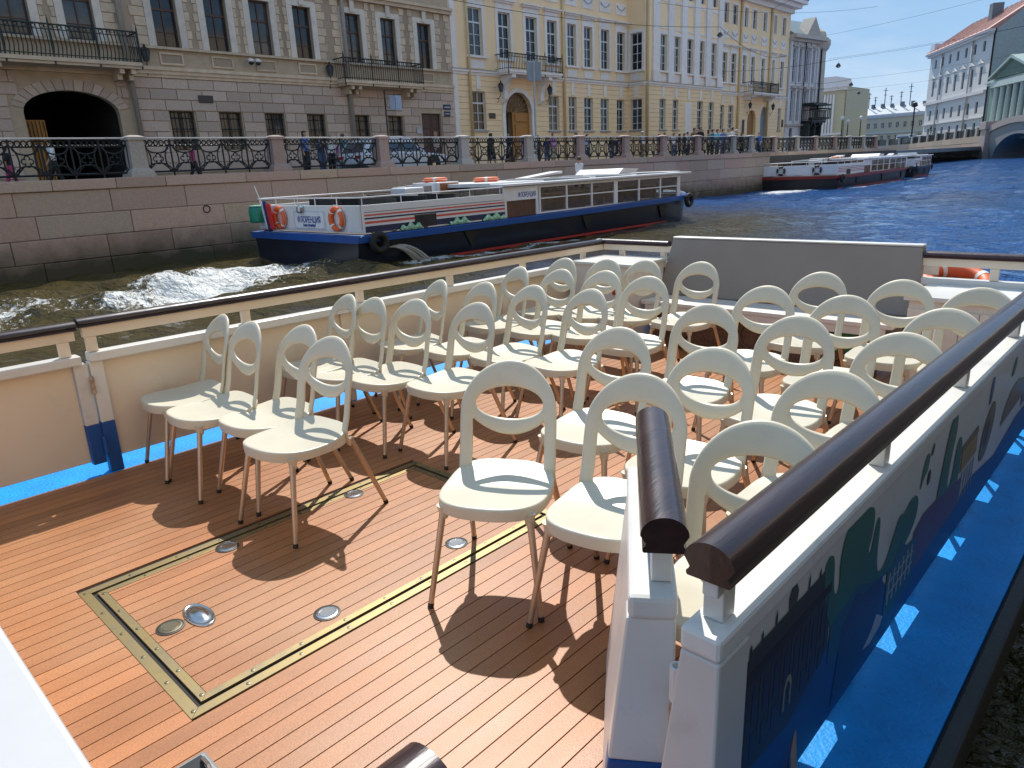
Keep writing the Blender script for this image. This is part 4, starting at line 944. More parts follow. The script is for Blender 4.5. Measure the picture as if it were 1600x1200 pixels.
string(F1, 30.51, 48.43)
F1b = part(F1, 'white_edge', M_WTRIM, yp, (30.56, 30.95, 7.33, 15.0, 0, .09), (30.56, 30.9, ST, 7.02, 0, .05))
# entrance
arch = MB(); k = 16
for j in range(k):
    a0, a1 = math.pi * j / k, math.pi * (j + 1) / k
    def ap(a, kk): return (36.1 - (1.25 + kk) * math.cos(a), 5.0 + (1.2 + kk) * math.sin(a))
    q = [ap(a0, -.0), ap(a1, -.0), ap(a1, .26), ap(a0, .26)]; arch.hexa([F1.p(*p_, .0) for p_ in q] + [F1.p(*p_, .09) for p_ in q])
arch.build('door_arch', M_WTRIM, yp)
[part(F1, 'door_jamb', M_WTRIM, yp, q) for q in ((34.59, 34.85, ST, 4.99, 0, .08), (37.35, 37.61, ST, 4.99, 0, .08))]
dd = part(F1, 'door', M_OCH, yp, (35.72, 37.33, ST, 5.02, -.28, -.20)); part(F1, 'open_door_leaf', mat('dark_doorway', (.06, .03, .015), .7), yp, (34.86, 35.70, ST, 5.02, -.6, -.55))
for z0, z1 in ((2.0, 2.9), (3.1, 4.3), (4.45, 4.9)): part(F1, 'door_panel', M_OCH, dd, (35.95, 37.1, z0, z1, -.199, -.15), bevel=.03)
fan = F1.wall(34.85, 37.35, 5.02, 6.2, [], 0, -.25).build('fanlight', mat('fanlight_bronze', (.10, .05, .022), .4), yp)
m = MB()
for j in range(9):
    a = math.pi * (j + .5) / 9; m.tube([F1.p(36.1, 5.05, -.23), F1.p(36.1 - 1.15 * math.cos(a), 5.05 + 1.08 * math.sin(a), -.23)], .022, 4)
for rr in (.45, .8): m.tube([F1.p(36.1 - rr * math.cos(math.pi * j / 12), 5.05 + rr * .95 * math.sin(math.pi * j / 12), -.23) for j in range(13)], .022, 4)
m.build('fanlight_tracery', mat('gilt_tracery', (.42, .26, .12), .5), fan)
yb = balcony(yp, F1, 34.2, 39.3, 7.34, .92, 1.15, M_IRON, M_WTRIM, ())
for u in (34.55, 38.0):
    m = MB(); pr = [(0, 7.09), (1.05, 7.09), (1.05, 6.9), (.75, 6.86), (.5, 6.6), (.34, 6.2), (.30, 5.75), (.16, 5.55), (0, 5.5)]
    m.poly([F1.p(u, z, d) for d, z in pr], F1.t * .34); m.build('console', M_WTRIM, yb)
lantern('black hanging lantern left of the ochre palace door', (YX + .08, 34.1, 6.15), (.62, 0), None); lantern('black hanging lantern right of the ochre palace door', (YX + .08, 38.75, 6.15), (.62, 0), None)
plaque('museum_plaque', 'small dark plaque left of the ochre palace door', 'plaque', F1, 33.4, 33.95, 4.6, 4.92, (.05, .04, .035), .05)
downpipe(yp, F1, 31.85, ST, 15.9, M_PIPEY); downpipe(yp, F1, 41.03 - .32, ST, 15.9, M_PIPEY)
# return wall and projecting pilastered wing
F2r = Fac((YX, 48.43), (1, 0), (0, -1))
hr = [(.25, 1.25, 8.15, 10.66), (.25, 1.25, 3.95, 6.15)]
F2r.wall(0, 1.5, 7.2, 16, hr[:1], .2).build('return_wall', M_YEL, yp); F2r.wall(0, 1.5, ST, 7.2, hr[1:], .2).build('return_ground_wall', M_YELG, yp)
yfloor(F2r, [(.25, 1.25)], [(.25, 1.25)], 8.15, 10.66, False, (3.95, 6.15), gl=False); string(F2r, 0, 1.5)
F2 = Fac((-31.5, 0), (0, 1), (1, 0))
W2 = [(50.42, 51.34), (52.40, 53.28), (54.28, 55.22), (56.16, 57.02), (58.16, 59.02)]
G2 = [(50.48, 51.34), (52.40, 53.22), (56.2, 57.1), (58.1, 58.96)]
U2 = [(a, b, 13.35, 14.9) for a, b in W2]
F2.wall(48.43, 60.1, 7.2, 16, [(a, b, 8.15, 10.66) for a, b in W2] + U2, .22).build('wing_wall', M_YEL, yp)
F2.wall(48.43, 60.1, ST, 7.2, [(a, b, 3.95, 6.16) for a, b in G2], .25).build('wing_ground_wall', M_YELG, yp)
yfloor(F2, W2, G2, 8.15, 10.66, False, (3.95, 6.16), gl=False)
for a, b, c, d_ in U2: window(yp, F2, a, b, c, d_, 2, (.5,))
part(F2, 'blind_window', M_WTRIM, yp, (54.25, 55.25, 3.6, 6.0, 0, .03)); part(F2, 'blind_keystone', M_WTRIM, yp, (54.6, 54.92, 6.2, 7.02, 0, .05))
string(F2, 48.43, 60.1)
for u in (49.75, 51.85, 53.78, 55.7, 57.6, 59.55):
    pl = part(F2, 'pilaster', M_WTRIM, yp, (u - .40, u + .40, 7.33, 15.3, 0, .14)); part(F2, 'pilaster_base', M_WTRIM, pl, (u - .46, u + .46, 7.331, 8.12, .141, .20))
for a, b in W2:
    part(F2, 'panel_surround', M_WTRIM, yp, (a - .1, a - .02, 11.2, 12.9, 0, .04), (b + .02, b + .1, 11.2, 12.9, 0, .04), (a - .1, b + .1, 12.901, 13.1, 0, .05), (a - .1, b + .1, 11.05, 11.199, 0, .05))
part(F2, 'wing_cornice', M_WTRIM, yp, (48.2, 60.3, 15.3, 15.7, 0, .25), (48.1, 60.4, 15.701, 16.1, 0, .7))
downpipe(yp, F2, 48.62, ST, 15.9, M_PIPEY, .10, .12)
part(F2, 'wing_side', M_YEL, yp, (59.8, 60.099, ST, 16, -1.5, -.01))
# far wing
W3 = [(62.95, 63.85), (64.62, 65.55), (66.85, 67.57), (68.55, 69.32), (70.72, 71.5), (73.1, 73.66), (75.05, 75.8)]
G3 = [(62.96, 63.68), (64.55, 65.5), (75.14, 75.86)]
F1.wall(60.1, 76.9, 7.2, 15.4, [(a, b, 8.12, 10.55) for a, b in W3] + [(a, b, 12.95, 14.5) for a, b in W3], .22).build('far_wing_wall', M_YEL, yp)
F1.wall(60.1, 76.9, ST, 7.2, [(a, b, 4.1, 6.2) for a, b in G3] + [(68.4, 70.2, ST, 5.9, 4.9), (71.2, 72.8, ST, 6.3, 5.2)], .3).build('far_wing_ground_wall', M_YELG, yp)
yfloor(F1, W3, G3, 8.12, 10.55, True, (4.1, 6.2))
for a, b in W3: window(yp, F1, a, b, 12.95, 14.5, 2, (.55,)); part(F1, 'upper_surround', M_WTRIM, yp, (a - .15, a, 12.9, 14.5, 0, .05), (b, b + .15, 12.9, 14.5, 0, .05), (a - .15, b + .15, 14.501, 14.66, 0, .05))
string(F1, 60.1, 76.9)
part(F1, 'far_door', M_OCH, yp, (68.4, 70.2, ST, 5.9, -.29, -.25)); part(F1, 'far_gate', mat('grey_gate', (.22, .25, .30), .5), yp, (71.2, 72.8, ST, 6.3, -.29, -.25))
balcony(yp, F1, 67.2, 72.6, 7.34, .9, 1.1, M_IRON, M_WTRIM, (67.8, 72.0))
lantern('black lantern left of the far palace doorway', (YX + .08, 67.9, 6.0), (.62, 0)); lantern('black lantern right of the far palace doorway', (YX + .08, 72.9, 6.0), (.62, 0))
part(F1, 'far_cornice', M_WTRIM, yp, (60.1, 77.1, 15.0, 15.4, 0, .3), (60.1, 77.4, 15.401, 15.75, 0, .9), (60.1, 77.9, 15.751, 16.1, 0, 1.25))
part(F1, 'far_roof', mat('blue_grey_roof', (.10, .13, .19), .45), yp, (60.1, 77.95, 16.101, 16.25, -12, 1.3))
downpipe(yp, F1, 66.2, ST, 15.0, M_PIPEY, .1); downpipe(yp, F1, 72.45, ST, 15.0, M_PIPEY, .1)
plaque('door_plaque', 'dark plaques left of the far palace doorway', 'plaque', F1, 67.3, 67.75, 3.7, 5.0, (.04, .035, .03), .05)
plaque('corner_plaque', 'small dark plaque at the far corner of the yellow palace', 'plaque', F1, 76.1, 76.5, 4.4, 5.1, (.04, .035, .03), .05)
part(F1, 'body', M_YEL, yp, (30.52, 76.88, ST, 15.95, -13, -.75)); part(F1, 'end_wall', M_YEL, yp, (76.7, 76.899, ST, 15.4, -.76, -.01))
part(F1, 'roof', MATS['blue_grey_roof'], yp, (30.6, 60.09, 16.0, 16.2, -13.2, .4))
part(F1, 'main_cornice', M_WTRIM, yp, (30.6, 48.1, 15.2, 15.6, 0, .3), (30.6, 48.0, 15.601, 15.99, 0, .8))

# ---- grey house with the dark bay, beyond the palace
M_GH = mat('grey_white_render', (.66, .64, .64), .8, var=.08, dirt=.2); M_GHT = mat('grey_trim', (.48, .43, .37), .7, var=.12)
gh = thing('grey_house', 'grey ornate corner house with dark balcony canopy beyond the yellow palace', 'building')
F4 = Fac((-33.0, 77.0), (.13, 1), (1, -.13))
W4 = [(.75, 1.35), (1.9, 2.5), (3.35, 3.95), (4.5, 5.1)]
F4.wall(0, 6.0, ST, 13.0, [(a, b, 8.8, 12.0) for a, b in W4] + [(a, b, 5.0, 8.0) for a, b in W4] + [(.9, 1.5, ST, 4.3)], .25).build('wall', M_GH, gh)
part(F4, 'body', M_GH, gh, (.0, 6.0, ST, 13, -12, -.3))
for a, b in W4:
    window(gh, F4, a, b, 8.8, 12.0, 2, (.35, .7), M_WFRAME, M_GLASS, dep=-.2); window(gh, F4, a, b, 5.0, 8.0, 2, (.35, .7), M_WFRAME, M_GLASS, dep=-.2)
    [part(F4, 'hood', M_GHT, gh, q) for q in ((a - .15, b + .15, 8.15, 8.4, 0, .3), (a - .15, b + .15, 12.1, 12.3, 0, .25))]
part(F4, 'door', M_DOORB, gh, (.9, 1.5, ST, 4.3, -.24, -.2))
for u in (.25, 1.62, 2.9, 4.25, 5.6): part(F4, 'pilaster', M_GH, gh, (u - .16, u + .16, 4.7, 12.6, 0, .14))
part(F4, 'cornice', M_GHT, gh, (-.05, 6.2, 12.6, 12.85, 0, .35), (-.05, 6.3, 12.851, 13.2, 0, .75)); part(F4, 'string_course', M_GHT, gh, (0, 6.0, 4.5, 4.7, 0, .2))
m = MB(); q = [F4.p(0, 13.2, .5), F4.p(6, 13.2, .5), F4.p(6, 15.2, -2.4), F4.p(0, 15.2, -2.4)]; m.poly(q, (-.15, 0, -.25)); m.build('roof', mat('green_grey_roof', (.22, .27, .28), .5), gh)
m = MB(); m.poly([F4.p(2.3, 13.2, .55), F4.p(5.2, 13.2, .55), F4.p(3.75, 15.0, .55)], -F4.n * 1.4); m.build('gable', M_GHT, gh)
m = MB().lathe([(1.55, ST), (1.55, 4.5), (1.72, 4.6), (1.5, 4.8), (1.5, 8.2), (1.62, 8.3), (1.5, 8.5), (1.5, 12.0), (1.75, 12.3), (1.9, 12.7), (1.9, 13.1), (1.5, 13.2), (1.35, 13.9), (.8, 14.3), (.1, 14.5)], (-33.4, 83.6, 0), 12); m.build('corner_bay', mat('tan_grey', (.58, .50, .40), .8, var=.12), gh)
BB = mat('black_bronze', (.03, .036, .034), .5, var=.4)
balcony(gh, F4, 3.1, 5.9, 5.0, 1.0, 1.3, BB, BB, (3.7, 5.3)); part(F4, 'balcony_canopy', BB, gh, (2.9, 6.1, 6.45, 6.6, .05, 1.7), (3.1, 5.9, 6.601, 6.75, .05, 1.3)); 
for a in (3.3, 4.5, 5.7): part(F4, 'canopy_bracket', BB, gh, (a - .06, a + .06, 3.0, 4.75, .05, .9))
m = MB().lathe([(1.6, 5.1), (2.3, 5.2), (2.3, 5.32), (1.6, 5.4)], (-33.2, 83.5, 0), 12); m.build('bay_balcony', BB, gh)
m = MB()
for j in range(14):
    a = 2 * math.pi * j / 14; m.tube([(-33.2 + 2.25 * math.cos(a), 83.5 + 2.25 * math.sin(a), 5.33), (-33.2 + 2.25 * math.cos(a), 83.5 + 2.25 * math.sin(a), 6.2)], .05, 4)
m.torus((-33.2, 83.5, 6.2), 2.25, .07, 20, 4); m.build('bay_balustrade', BB, gh)
downpipe(gh, F4, 2.9 - .05, ST, 12.6, mat('dark_pipe', (.02, .025, .05), .5), .055, .2); downpipe(gh, F4, 5.95, ST, 12.6, MATS['dark_pipe'], .08, .24)

# ---- far buildings closing the canal
def simple_block(name, label, F, w, z0, z1, dep, wallm, rows, cols, ww, trim, roofm, roof_h=1.0, margin=1.0, fm=None, gm=None, cornice=.6):
    t = thing(name, label, 'building'); hs = []
    pitch = (w - 2 * margin) / cols
    for a, b in rows:
        for i in range(cols): c = margin + pitch * (i + .5); hs.append((c - ww / 2, c + ww / 2, a, b))
    F.wall(0, w, z0, z1, hs, .35).build('wall', wallm, t)
    part(F, 'body', wallm, t, (0, w, z0, z1, -dep, -.5))
    for h in hs: window(t, F, *h, 2, (.6,), fm or trim, gm or M_GLASS, dep=-.3, b=.10)
    part(F, 'cornice', trim, t, (-.3, w + .3, z1 - .5, z1 - .1, 0, cornice * .6), (-.5, w + .5, z1 - .099, z1 + .25, 0, cornice))
    return t
fy = simple_block('colonnaded_house', 'pale yellow house with white pilasters beyond the grey house', Fac((-48.5, 112), (1, 0), (0, -1)), 9.0, 1.8, 10.6, 10, mat('pale_yellow', (.62, .52, .34), .8, var=.06), [(2.6, 4.0)], 9, .45, M_WTRIM, None)
Fy = Fac((-48.5, 112), (1, 0), (0, -1))
for i in range(6): part(Fy, 'pilaster', M_WTRIM, fy, (5.3 + i * .42, 5.55 + i * .42, 4.4, 9.6, .01, .3))
part(Fy, 'attic', M_WTRIM, fy, (-.2, 7.6, 10.86, 12.0, -6, .2)); part(Fy, 'plinth_band', M_WTRIM, fy, (0, 9, 4.1, 4.39, 0, .35))
gs = simple_block('curved_office_block', 'very long pale yellow block with grey roof closing the far square', Fac((-85, 214), (1, -.05), (-.05, -1)), 42, 1.5, 10.4, 8, mat('hazy_yellow', (.50, .46, .36), .85, var=.05), [(7.2, 8.6), (4.0, 5.4)], 22, .8, mat('hazy_white', (.55, .58, .62), .8), None, cornice=.5)
Fg = Fac((-85, 214), (1, -.05), (-.05, -1))
m = MB(); m.poly([Fg.p(-.4, 10.7, .5), Fg.p(-.4, 12.9, -3.5), Fg.p(-.4, 10.7, -8)], Fg.t * 42.8); m.build('roof', mat('hazy_grey_roof', (.36, .40, .45), .6), gs)
part(Fg, 'parapet', MATS['hazy_white'], gs, (0, 42, 5.9, 6.2, 0, .2))
r_ = random.Random(3)
for i in range(15):
    u = 2.5 + i * 2.6 + r_.uniform(-.6, .6); m = MB(); Fg.box(m, u - .35, u + .35, 12.2, 13.3 + r_.uniform(0, .4), -3.6, -2.8); m.build('chimney', mat('chimney_grey', (.22, .22, .23), .8), gs)
for u, hh in ((15, 3.8), (16.6, 2.6), (19, 4.6), (20.6, 2.6), (23, 3.4), (25.2, 5.0), (12.5, 2.2)):
    m = MB(); m.tube([Fg.p(u, 12.6, -3), Fg.p(u, 12.8 + hh, -3)], .10, 5)
    for q in (.55, .8): m.tube([Fg.p(u - .7 * q, 12.8 + hh * q + .3, -3), Fg.p(u + .7 * q, 12.8 + hh * q + .3, -3)], .07, 4)
    m.build('antenna', M_IRON, gs)
# right bank: white four-storey house, green pedimented house, quay and bridge
LE, RC = Vector((-51.5, 198.8)), Vector((-33.4, 168)); tv = (RC - LE).normalized(); nv = Vector((tv.y, -tv.x)); W = (RC - LE).length
if nv.y > 0: nv = -nv
FR = Fac(LE, tv, nv); ZB, ZE = 2.6, 22.0; hz = lambda f: ZB + (ZE - ZB) * f
M_RW = mat('cream_white_render', (.60, .575, .545), .8, var=.06, dirt=.18)
wh = simple_block('white_house', 'tall cream-white four-storey house with red roof on the far right bank', FR, W, ZB, ZE, 14, M_RW, [(hz(.84), hz(.935)), (hz(.535), hz(.70)), (hz(.265), hz(.375)), (hz(.05), hz(.175))], 7, 1.35, mat('white_stone_trim', (.60, .57, .55), .7, var=.08), None, margin=1.6, fm=mat('dark_sash', (.10, .12, .15), .5), cornice=1.1)
part(FR, 'string_course', MATS['white_stone_trim'], wh, (0, W, hz(.445), hz(.475), 0, .5)); part(FR, 'sill_band', MATS['white_stone_trim'], wh, (0, W, hz(.215), hz(.228), 0, .3))
pt = (W - 3.2) / 7
for i in range(7):
    c = 1.6 + pt * (i + .5); m = MB()
    if i in (0, 1, 2, 3, 4, 5, 6): m.poly([FR.p(c - 1.3, hz(.73), .02), FR.p(c + 1.3, hz(.73), .02), FR.p(c, hz(.765), .02)], FR.n * .4); m.build('window_pediment', MATS['white_stone_trim'], wh)
M_RED = mat('red_metal_roof', (.36, .16, .13), .5, var=.2, scale=4)
m = MB(); m.poly([FR.p(-.5, ZE + .26, 1.2), FR.p(-.5, ZE + 6.2, -8), FR.p(-.5, ZE + .26, -15)], FR.t * (W + .9)); m.build('roof', M_RED, wh)
m = MB(); m.poly([FR.p(W + .05, ZB, -.3), FR.p(W + .05, ZE + .2, -.3), FR.p(W + .05, ZE + 6.4, -8), FR.p(W + .05, ZE + .2, -15), FR.p(W + .05, ZB, -15)], FR.t * .5); m.build('gable_wall', mat('grey_gable', (.30, .32, .31), .85, var=.12, dirt=.3), wh)
for i in range(16): m = MB(); m.poly([FR.p(i * W / 16 + .5, ZE + .45, 1.05), FR.p(i * W / 16 + .62, ZE + .45, 1.05), FR.p(i * W / 16 + .62, ZE + 6.3, -7.9), FR.p(i * W / 16 + .5, ZE + 6.3, -7.9)], (0, 0, .14)); m.build('roof_seam', M_RED, wh)
part(FR, 'parapet', MATS['white_stone_trim'], wh, (.3, 3.2, ZE + .26, ZE + 2.2, -.8, .4)); part(FR, 'chimney', mat('grey_chimney', (.15, .17, .18), .8), wh, (20, 21.8, ZE + 3.4, ZE + 6.8, -6, -4))
for u in (30.5, 32.5):
    m = MB(); m.tube([FR.p(u, ZE + 5, -8), FR.p(u, ZE + 10.4, -8)], .12, 6)
    for q in range(3): FR.box(m, u - .5, u - .15, ZE + 6.8 + q * 1.1, ZE + 7.8 + q * 1.1, -8.3, -7.9); FR.box(m, u + .15, u + .5, ZE + 6.8 + q * 1.1, ZE + 7.8 + q * 1.1, -8.3, -7.9)
    m.build('phone_mast', mat('mast_grey', (.30, .34, .38), .5), wh)
for u in (4.2 + pt, W - 9.2): downpipe(wh, FR, u, ZB, ZE - .4, mat('pipe_tan', (.50, .45, .40), .6), .16, .3)
FGn = Fac((-31.3, 160.5), tv, nv)
M_GRN = mat('sea_green_render', (.16, .25, .20), .8, var=.1, dirt=.2)
gn = simple_block('green_house', 'sea-green house with white columns and pediment at the far right edge', FGn, 22, 2.5, 12.3, 12, M_GRN, [(8.9, 10.4), (5.8, 7.9), (3.1, 4.3)], 9, .9, mat('pale_green_trim', (.44, .50, .46), .7), None, margin=1.0, cornice=.9)
for i in range(6): m = MB().lathe([(.55, 4.9), (.48, 5.3), (.42, 10.9), (.58, 11.2)], FGn.p(5.2 + i * 2.6, 0, .8)[:2] + (0,), 10); m.build('column', MATS['pale_green_trim'], gn, smooth=True)
part(FGn, 'entablature', MATS['pale_green_trim'], gn, (4.2, 19.4, 11.21, 12.1, .05, 1.5)); part(FGn, 'plinth', MATS['pale_green_trim'], gn, (4.2, 19.4, 4.5, 4.89, .05, 1.5))
m = MB(); m.poly([FGn.p(3.8, 12.6, 1.3), FGn.p(19.8, 12.6, 1.3), FGn.p(11.8, 15.2, 1.3)], -FGn.n * 6); m.build('pediment', mat('green_pediment', (.13, .19, .15), .8), gn)
m = MB()
for s_ in (-1, 1): m.poly([FGn.p(11.8 + s_ * 8.4, 12.65, 1.8), FGn.p(11.8 + s_ * 8.4, 13.0, 1.8), FGn.p(11.8, 15.75, 1.8), FGn.p(11.8, 15.3, 1.8)], -FGn.n * 6.5)
m.build('pediment_rake', mat('verdigris', (.36, .46, .42), .6), gn)
m = MB(); m.poly([FGn.p(-.4, 12.6, .6), FGn.p(-.4, 14.6, -6), FGn.p(-.4, 12.6, -12.4)], FGn.t * 22.8); m.build('roof', mat('dark_green_roof', (.035, .05, .05), .6), gn)
# quay on the right bank
QP = [Vector((-95, 232)), Vector((-51.5, 189)), Vector((-29.8, 153.5))]
rq = thing('embankment_wall', 'distant granite embankment wall on the right bank below the white house', 'wall')
rr = thing('embankment_railing', 'distant dark railing on the right bank below the white house', 'railing')
for a, b, za, zb in ((QP[0], QP[1], 2.5, 2.85), (QP[1], QP[2], 2.85, 3.4)):
    t = (b - a).normalized(); n_ = Vector((t.y, -t.x)); n_ = n_ if n_.y < 0 else -n_; Lw = (b - a).length; FQ = Fac(a, t, n_); k = max(1, int(Lw / 5))
    for i in range(k):
        u0, u1 = Lw * i / k, Lw * (i + 1) / k; z_ = za + (zb - za) * i / k
        for q in range(4):
            h0, h1 = -1.2 + (z_ + 1.2) * q / 4, -1.2 + (z_ + 1.2) * (q + 1) / 4
            part(FQ, 'granite_block', GR[(i * 3 + q * 5 + i * q) % 4], rq, (u0 + .03, u1 - .03, h0 + .02, h1 - .02, -1.5, 0 + .02 * (q % 2)))
        part(FQ, 'pillar', GRP[1], rr, (u0 - .35, u0 + .35, z_, z_ + 1.5, -1.1, -.4)); part(FQ, 'iron_panel', M_IRON, rr, *[(u0 + .36 + j * (u1 - u0 - .7) / 9, u0 + .52 + j * (u1 - u0 - .7) / 9, z_ + .1, z_ + 1.25, -.8, -.7) for j in range(9)], (u0 + .36, u1 - .36, z_ + 1.251, z_ + 1.36, -.82, -.68), (u0 + .36, u1 - .36, z_ + .02, z_ + .09, -.82, -.68))
    structure(MB().poly([FQ.p(0, za - .1, -.9), FQ.p(Lw, zb - .1, -.9), FQ.p(Lw, zb - .1, -45), FQ.p(0, za - .1, -45)], (0, 0, -.4)).build('far_street', M_ASPH))
# stone bridge at the right edge
bd = thing('stone_bridge', 'granite arch bridge over the side canal at the far right edge', 'bridge')
FB = Fac((-29.8, 153.5), (QP[2] - QP[1]).normalized(), nv)
M_BRG = mat('bridge_granite', (.34, .28, .26), .75, var=.15, scale=6, bump=.2, dirt=.2); M_BRG2 = mat('bridge_grey_granite', (.26, .26, .26), .8, var=.15, scale=6, bump=.2)
m = MB(); k = 20; cu, ru = 12.5, 8.6; top = lambda u: 3.3 + 1.7 * math.sin(math.pi * min(1, max(0, (u + .5) / 26)))
arc = [(cu - ru * math.cos(math.pi * j / k), -1.0 + 4.3 * math.sin(math.pi * j / k)) for j in range(k + 1)]
us = [1.0 + 23 * j / k for j in range(k + 1)]
for j in range(k):
    a, b = arc[j], arc[j + 1]; m.hexa([FB.p(a[0], a[1], 0), FB.p(b[0], b[1], 0), FB.p(b[0], b[1], -9), FB.p(a[0], a[1], -9), FB.p(us[j], top(us[j]), 0), FB.p(us[j + 1], top(us[j + 1]), 0), FB.p(us[j + 1], top(us[j + 1]), -9), FB.p(us[j], top(us[j]), -9)])
m.build('arch_spandrel', M_BRG2, bd)
m = MB()
for j in range(k): m.hexa([FB.p(us[j], top(us[j]) + .01, .25), FB.p(us[j + 1], top(us[j + 1]) + .01, .25), FB.p(us[j + 1], top(us[j + 1]) + .01, -.5), FB.p(us[j], top(us[j]) + .01, -.5), FB.p(us[j], top(us[j]) + 1.0, .25), FB.p(us[j + 1], top(us[j + 1]) + 1.0, .25), FB.p(us[j + 1], top(us[j + 1]) + 1.0, -.5), FB.p(us[j], top(us[j]) + 1.0, -.5)])
m.build('parapet', M_BRG, bd)
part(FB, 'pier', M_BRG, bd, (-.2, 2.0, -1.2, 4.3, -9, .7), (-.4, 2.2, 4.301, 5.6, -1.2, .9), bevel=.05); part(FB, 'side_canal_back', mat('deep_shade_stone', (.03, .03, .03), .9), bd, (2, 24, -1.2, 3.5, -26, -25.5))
# ------------------------------------------------------------------ right bank behind the photographer (out of frame): the quay our boat is moored to
QN = [(.75, -40), (.75, 70), (-9, 122), (-16.5, 131.5), (60, 131.5), (60, -40)]
structure(MB().poly([(x, y, -2.2) for x, y in QN], (0, 0, 4.0)).build('near_quay', mat('darkened_granite', (.07, .065, .06), .8, var=.2, bump=.3)))  # granite colour darkened to limit sunlight bounced onto the bulwark
hb = thing('riverside_house', 'row of pale houses on the bank behind the camera', 'building'); MB().box(15, 28, -35, 105, 1.8, 17).build('body', M_YEL, hb)

# ------------------------------------------------------------------ passing tour boats
def hull_loft(stn, B, lev):
    """stn: [(y, half-width fraction, sheer)], lev: [(z, inset)] from top to keel; returns MB"""
    m = MB(); k = len(lev); vs = []
    for y, f, sh in stn:
        for sgn in (1, -1):
            for z, ins in lev: vs.append((-B / 2 + sgn * max(.02, (B / 2 - ins) * f), y, z + (sh if z > -.4 else 0)))
    m.v = vs; n = 2 * k
    for i in range(len(stn) - 1):
        a, b = i * n, (i + 1) * n
        for j in range(k - 1): m.f.append((a + j, b + j, b + j + 1, a + j + 1)); m.f.append((a + k + j, a + k + j + 1, b + k + j + 1, b + k + j))
        m.f.append((a, a + k, b + k, b)); m.f.append((a + k - 1, b + k - 1, b + 2 * k - 1, a + 2 * k - 1))
    m.f.append(tuple(range(k)) + tuple(reversed(range(k, 2 * k)))); e = (len(stn) - 1) * n
    m.f.append(tuple(reversed([e + j for j in range(k)])) + tuple(e + k + j for j in range(k)))
    return m
M_BW = mat('boat_white', (.74, .74, .75), .35, var=.04, dirt=.06)
M_NAVY = mat('navy_hull', (.010, .015, .032), .30, var=.25, scale=2, dirt=.2)
M_TINT = mat('tinted_glass', (.10, .075, .05), .04, var=.3, spec=.8, alpha=.32)
M_TYRE = mat('tyre_rubber', (.014, .014, .015), .7, var=.3, bump=.3)
M_DK = mat('dark_cabin', (.03, .028, .026), .8, var=.4)
STN = [(0, .97, .0), (.25, 1, .0), (4, 1, .0), (9, 1, .03), (13.2, 1, .08), (14.6, .94, .11), (15.4, .80, .13), (16.1, .62, .15), (16.9, .36, .17), (17.6, .10, .18)]
MULL = [0, 1.25, 2.52, 3.82, 5.19, 6.55, 7.79]
